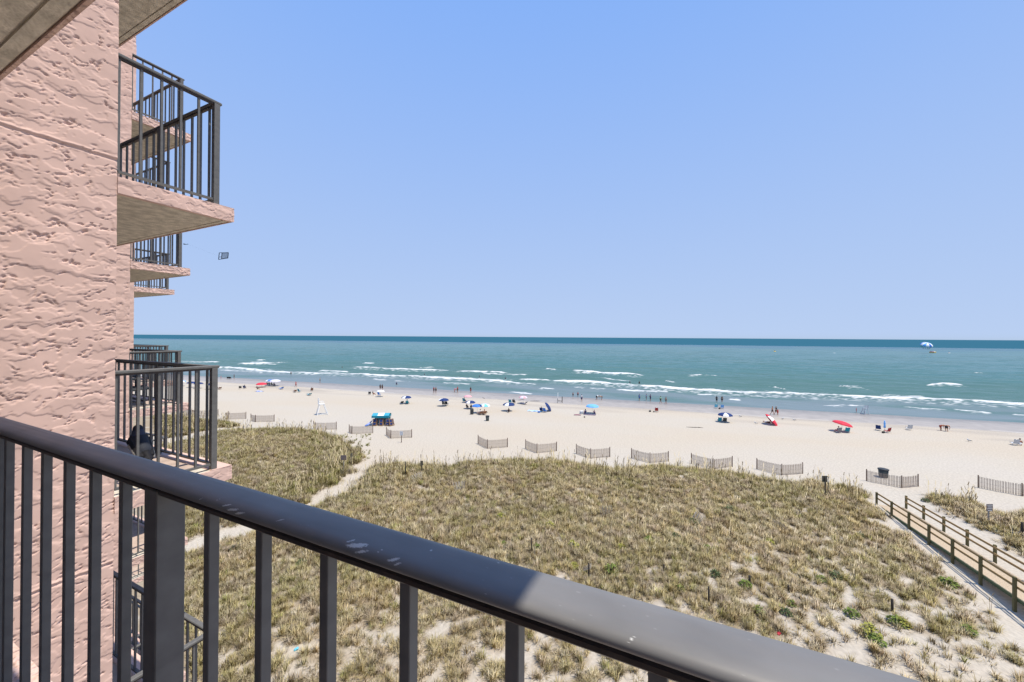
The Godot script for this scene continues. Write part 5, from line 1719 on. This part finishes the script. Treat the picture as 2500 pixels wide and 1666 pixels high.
# ---------------------------------------------------------------- sky and sea traffic, balcony dwellers
func build_far() -> void:
	# banner plane
	var p := Vector3(0, CAM_Y, 0) + ray(453, 597) * 760.0
	var o := thing("banner_plane", p, 0.25, "small dark airplane flying above the sea", "airplane")
	var st := begin()
	tube(st, [Vector3(-4.2, 0, 0), Vector3(-3.2, 0, 0), Vector3(-1.0, 0.1, 0), Vector3(3.6, 0.3, 0)], [0.25, 0.6, 0.7, 0.18], 10)
	add(st, "fuselage", M.charcoal, o)
	st = begin(); box(st, Vector3(-1.4, 0.75, 0), Vector3(1.5, 0.16, 10.2)); add(st, "wing", M.charcoal, o)
	st = begin(); box(st, Vector3(3.3, 0.4, 0), Vector3(0.9, 0.1, 3.2)); add(st, "tailplane", M.charcoal, o)
	st = begin(); box(st, Vector3(3.4, 1.0, 0), Vector3(1.0, 1.4, 0.1)); add(st, "fin", M.teal, o)
	var b := Vector3(0, CAM_Y, 0) + ray(545, 626) * 760.0
	var ban := thing("aerial_banner", b, 0.0, "dark framed banner with rows of bars hanging in the sky right of the airplane", "banner")
	st = begin()
	var c := [Vector3(-9.4, -6.4, 0), Vector3(-8.2, 6.8, 0), Vector3(9.8, 7.4, 0), Vector3(8.8, -3.6, 0)]
	for k in 4: bar(st, c[k], c[(k + 1) % 4], 0.9, 0.9)
	bar(st, c[0].lerp(c[3], 0.32), c[1].lerp(c[2], 0.30), 0.9, 0.9)
	add(st, "frame", M.charcoal, ban)
	for k in 5:
		st = begin()
		var t := (k + 0.7) / 5.4
		bar(st, c[0].lerp(c[1], t).lerp(c[3].lerp(c[2], t), 0.33), c[0].lerp(c[1], t).lerp(c[3].lerp(c[2], t), 0.97), 0.3, 1.1)
		add(st, "bar", M.charcoal, ban)
	st = begin()
	bar(st, c[0].lerp(c[1], 0.35), c[0].lerp(c[1], 0.35).lerp(c[3].lerp(c[2], 0.35), 0.3), 0.3, 0.9)
	add(st, "bar", M.charcoal, ban)
	st = begin()
	bar(st, p - b + Vector3(4, 0, 0), c[0].lerp(c[1], 0.5), 0.06, 0.06)
	add(st, "tow_rope", M.charcoal, ban)
	# parasail, boat, jet ski
	var boat_at := on_level(2279, 862, 0.0)
	o = thing("parasail_boat", boat_at, 0.2, "yellow motor boat under the blue parasail", "boat")
	st = begin()
	var hull := [[-4.6, 1.5, 0.9], [-2.0, 1.7, 0.95], [1.5, 1.5, 1.05], [4.0, 0.6, 1.3], [4.9, 0.05, 1.45]]
	for k in 4:
		for sg in [-1.0, 1.0]:
			var a0 := Vector3(hull[k][0], hull[k][2], sg * hull[k][1]); var a1 := Vector3(hull[k + 1][0], hull[k + 1][2], sg * hull[k + 1][1])
			var b0 := Vector3(hull[k][0], -0.4, sg * hull[k][1] * 0.6); var b1 := Vector3(hull[k + 1][0] * 0.94, -0.4, sg * hull[k + 1][1] * 0.5)
			if sg > 0: quad(st, b0, a0, a1, b1)
			else: quad(st, b1, a1, a0, b0)
		quad(st, Vector3(hull[k][0], hull[k][2] - 0.1, hull[k][1]), Vector3(hull[k][0], hull[k][2] - 0.1, -hull[k][1]), Vector3(hull[k + 1][0], hull[k + 1][2] - 0.1, -hull[k + 1][1]), Vector3(hull[k + 1][0], hull[k + 1][2] - 0.1, hull[k + 1][1]))
	quad(st, Vector3(-4.6, -0.4, -0.9), Vector3(-4.6, 0.9, -1.5), Vector3(-4.6, 0.9, 1.5), Vector3(-4.6, -0.4, 0.9))
	add(st, "hull", M.yellow, o)
	st = begin(); chamfer_box(st, Vector3(0.6, 1.5, 0), Vector3(1.6, 1.0, 1.8), 0.2); add(st, "console", M.white, o)
	st = begin(); box(st, Vector3(-2.2, 1.25, 0), Vector3(3.6, 0.7, 2.4)); add(st, "seats", M.dark_red, o)
	st = begin()
	for sg in [-0.9, 0.9]:
		bar(st, Vector3(-3.6, 0.8, sg), Vector3(-2.6, 2.6, sg * 0.7), 0.08, 0.08)
	bar(st, Vector3(-2.6, 2.6, -0.63), Vector3(-2.6, 2.6, 0.63), 0.08, 0.08)
	add(st, "tow_arch", M.steel, o)
	var sail_at := Vector3(0, CAM_Y, 0) + ray(2262, 843) * 452.0
	o = thing("parasail", sail_at, 0.0, "blue and white parasail canopy over the yellow boat", "parasail")
	var rad := 5.6
	for k in 12:
		put(canopy_panel(rad, 3.6, k, 12, 0.6), "canopy_panel", M.blue if k % 4 == 0 else (M.white if k % 2 == 1 else M.sky_blue), o, Vector3(0, -0.5, 0), Basis.from_euler(Vector3(0.35, 0.2, 0.1)))
	st = begin()
	var foot := boat_at + Vector3(-2.2, 2.6, 0) - sail_at
	for k in 12:
		var a := TAU * k / 12.0
		var e := Vector3(cos(a) * rad * 0.95, -0.6, -sin(a) * rad * 0.95)
		bar(st, e, e * 0.45 + Vector3(0, -4.4, 0), 0.12, 0.12)
	bar(st, Vector3(0, -5.0, 0), foot, 0.08, 0.08)
	add(st, "suspension_lines", M.charcoal, o)
	for q in [[2318, 863, "white jet ski with a rider right of the parasail boat"], [1892, 859, "yellow jet ski with a rider far out on the sea"]]:
		o = thing("jet_ski", on_level(q[0], q[1], 0.0), 0.3, q[2], "jet ski")
		st = begin()
		tube(st, [Vector3(-1.7, 0.1, 0), Vector3(-1.2, 0.2, 0), Vector3(0.8, 0.3, 0), Vector3(2.0, 0.45, 0)], [0.4, 0.65, 0.6, 0.1], 8)
		add(st, "hull", M.white if q[0] > 2000 else M.yellow, o)
		st = begin(); chamfer_box(st, Vector3(-0.4, 0.85, 0), Vector3(1.6, 0.4, 0.5), 0.1); add(st, "seat", M.black, o)
		st = begin(); bar(st, Vector3(0.6, 1.2, -0.45), Vector3(0.6, 1.2, 0.45), 0.08, 0.08); bar(st, Vector3(0.6, 1.2, 0), Vector3(0.9, 0.6, 0), 0.15, 0.15); add(st, "handlebar", M.black, o)
		person_at(o.position + Vector3(-0.3, 0.75, 0), "sit", 0.3 + PI / 2, Color(0.3, 0.1, 0.05), Color(0.02, 0.02, 0.03), "rider sitting on the " + ("white" if q[0] > 2000 else "yellow") + " jet ski")
	# pigeon on the neighbour's balcony floor
	var slate := Color(0.035, 0.038, 0.05); var dark := Color(0.016, 0.016, 0.022); var fleck := Color(0.30, 0.30, 0.30); var sheen := Color(0.05, 0.06, 0.10)
	var bones := [[Vector3(0, 0.12, -0.055), Vector3(0, 0.205, 0.03), 0.062, 0.074, slate], [Vector3(0, 0.205, 0.03), Vector3(0, 0.285, 0.03), 0.07, 0.042, sheen], [Vector3(0, 0.285, 0.03), Vector3(0, 0.322, 0.036), 0.04, 0.036, slate], [Vector3(0, 0.322, 0.036), Vector3(0, 0.322, 0.055), 0.033, 0.025, slate], [Vector3(0, 0.317, 0.07), Vector3(0, 0.308, 0.096), 0.010, 0.004, dark], [Vector3(0, 0.10, -0.085), Vector3(0, 0.035, -0.175), 0.040, 0.018, dark], [Vector3(0.02, 0.05, -0.15), Vector3(-0.02, 0.05, -0.15), 0.02, 0.02, dark]]
	for s in [-1.0, 1.0]:
		bones.append([Vector3(0.060 * s, 0.205, 0.02), Vector3(0.045 * s, 0.075, -0.115), 0.030, 0.018, dark])
		for k in 6:
			bones.append([Vector3((0.080 - 0.004 * k) * s, 0.175 - 0.022 * k, -0.005 - 0.02 * k), Vector3((0.077 - 0.004 * k) * s, 0.160 - 0.022 * k, -0.02 - 0.02 * k), 0.013, 0.010, fleck])
		bones.append([Vector3(0.026 * s, 0.10, 0.0), Vector3(0.028 * s, 0.012, 0.0), 0.012, 0.006, Color(0.35, 0.08, 0.06)])
		for t in [-0.02, 0.0, 0.02]:
			bones.append([Vector3(0.028 * s, 0.010, 0.0), Vector3(0.028 * s + t, 0.008, 0.035), 0.006, 0.004, Color(0.35, 0.08, 0.06)])
	var bird := put(body(bones, 0.0065, 0.012), "pigeon", M.body)
	var bp := on_level(340, 1128, CAM_Y - 1.37 + 0.005)
	bird.transform = Transform3D(Basis(Vector3.UP, -1.95).scaled(Vector3.ONE * 1.1), bp)
	tag(bird, "dark slate pigeon with pale flecked wing standing on the lower balcony floor", "pigeon")
	# garden chair on the balcony beyond
	var build: Node3D = get_node("apartment_building")
	var cp := build.transform * Vector3(FIN_X + STEP_X + 0.75, -1.365, STEP_Z + 1.7)
	beach_chair(cp, 2.4, M.charcoal, M.charcoal, "dark patio chair on the second balcony along the building")
	# gulls on the sand
	var gull := body([[Vector3(0, 0.14, -0.09), Vector3(0, 0.17, 0.06), 0.05, 0.06, Color(0.4, 0.4, 0.4)], [Vector3(0, 0.17, 0.06), Vector3(0, 0.26, 0.1), 0.04, 0.035, Color(0.7, 0.7, 0.7)], [Vector3(0, 0.26, 0.12), Vector3(0, 0.25, 0.17), 0.012, 0.006, Color(0.4, 0.25, 0.03)], [Vector3(0, 0.14, -0.1), Vector3(0, 0.13, -0.24), 0.035, 0.012, Color(0.03, 0.03, 0.03)], [Vector3(0.02, 0.13, 0), Vector3(0.02, 0.0, 0.01), 0.01, 0.008, Color(0.3, 0.2, 0.05)], [Vector3(-0.02, 0.13, 0), Vector3(-0.02, 0.0, 0.01), 0.01, 0.008, Color(0.3, 0.2, 0.05)]], 0.012, 0.02)
	for q in [[1845, 1036], [1912, 1025], [1939, 1028], [1807, 1019], [2366, 1079]]:
		var g := put(gull, "gull", M.body)
		g.transform = Transform3D(Basis(Vector3.UP, q[0]).scaled(Vector3.ONE * 1.6), on_ground(q[0], q[1]))
		tag(g, "grey gull standing on the open sand near the tide line", "gull", "gulls on the sand")

func _ready() -> void:
	# camera, sky, sun
	cam = Camera3D.new()
	cam.name = "camera"
	add_child(cam)
	cam.basis = Basis.from_euler(Vector3(PITCH, 0, ROLL))
	cam.position = Vector3(0, CAM_Y, 0)
	cam.set_frustum(2.0 * 0.05 * 833.0 / FOCAL, Vector2(0, LENS_SHIFT * 0.05), 0.05, 120000.0)
	cam.current = true
	var sky_m := ProceduralSkyMaterial.new()
	sky_m.sky_top_color = Color(0.385, 0.61, 0.93)
	sky_m.sky_horizon_color = Color(0.695, 0.775, 0.90)
	sky_m.sky_curve = 0.55
	sky_m.ground_horizon_color = Color(0.70, 0.78, 0.88)
	sky_m.ground_bottom_color = Color(0.55, 0.55, 0.52)
	sky_m.sun_angle_max = 1.0
	var sky := Sky.new()
	sky.sky_material = sky_m
	var env := Environment.new()
	env.background_mode = Environment.BG_SKY
	env.sky = sky
	env.tonemap_mode = Environment.TONE_MAPPER_LINEAR
	env.tonemap_exposure = 1.12
	env.sdfgi_enabled = true
	env.ssao_enabled = true
	env.ssil_enabled = true
	var we := WorldEnvironment.new()
	we.environment = env
	add_child(we)
	var sun := DirectionalLight3D.new()
	sun.name = "sun"
	sun.light_energy = 1.5
	sun.light_color = Color(1.0, 0.965, 0.90)
	sun.light_angular_distance = 0.53
	sun.shadow_enabled = true
	add_child(sun)
	sun.look_at_from_position(Vector3.ZERO, -Vector3(0.47, 1.34, 0.20), Vector3.FORWARD)
	# set-up
	rng.seed = 20240611
	noise_a = noise(0.06, 1, 3)
	noise_b = noise(0.05, 2, 3)
	noise_c = noise(0.05, 3, 3)
	noise_d = noise(0.25, 4, 3)
	shore_a = on_level(509, 919.5, 0.0)
	var shore_b := on_level(2500, 1033, 0.0)
	shore_u = (shore_b - shore_a).normalized()
	shore_m = Vector3(-shore_u.z, 0, shore_u.x)
	if shore_m.dot(-shore_a) < 0.0: shore_m = -shore_m
	build_distance()
	make_materials()
	build_ground()
	build_sea()
	build_building()
	build_near_rail()
	build_boardwalk()
	build_grass()
	build_plants()
	build_beach()
	build_far()
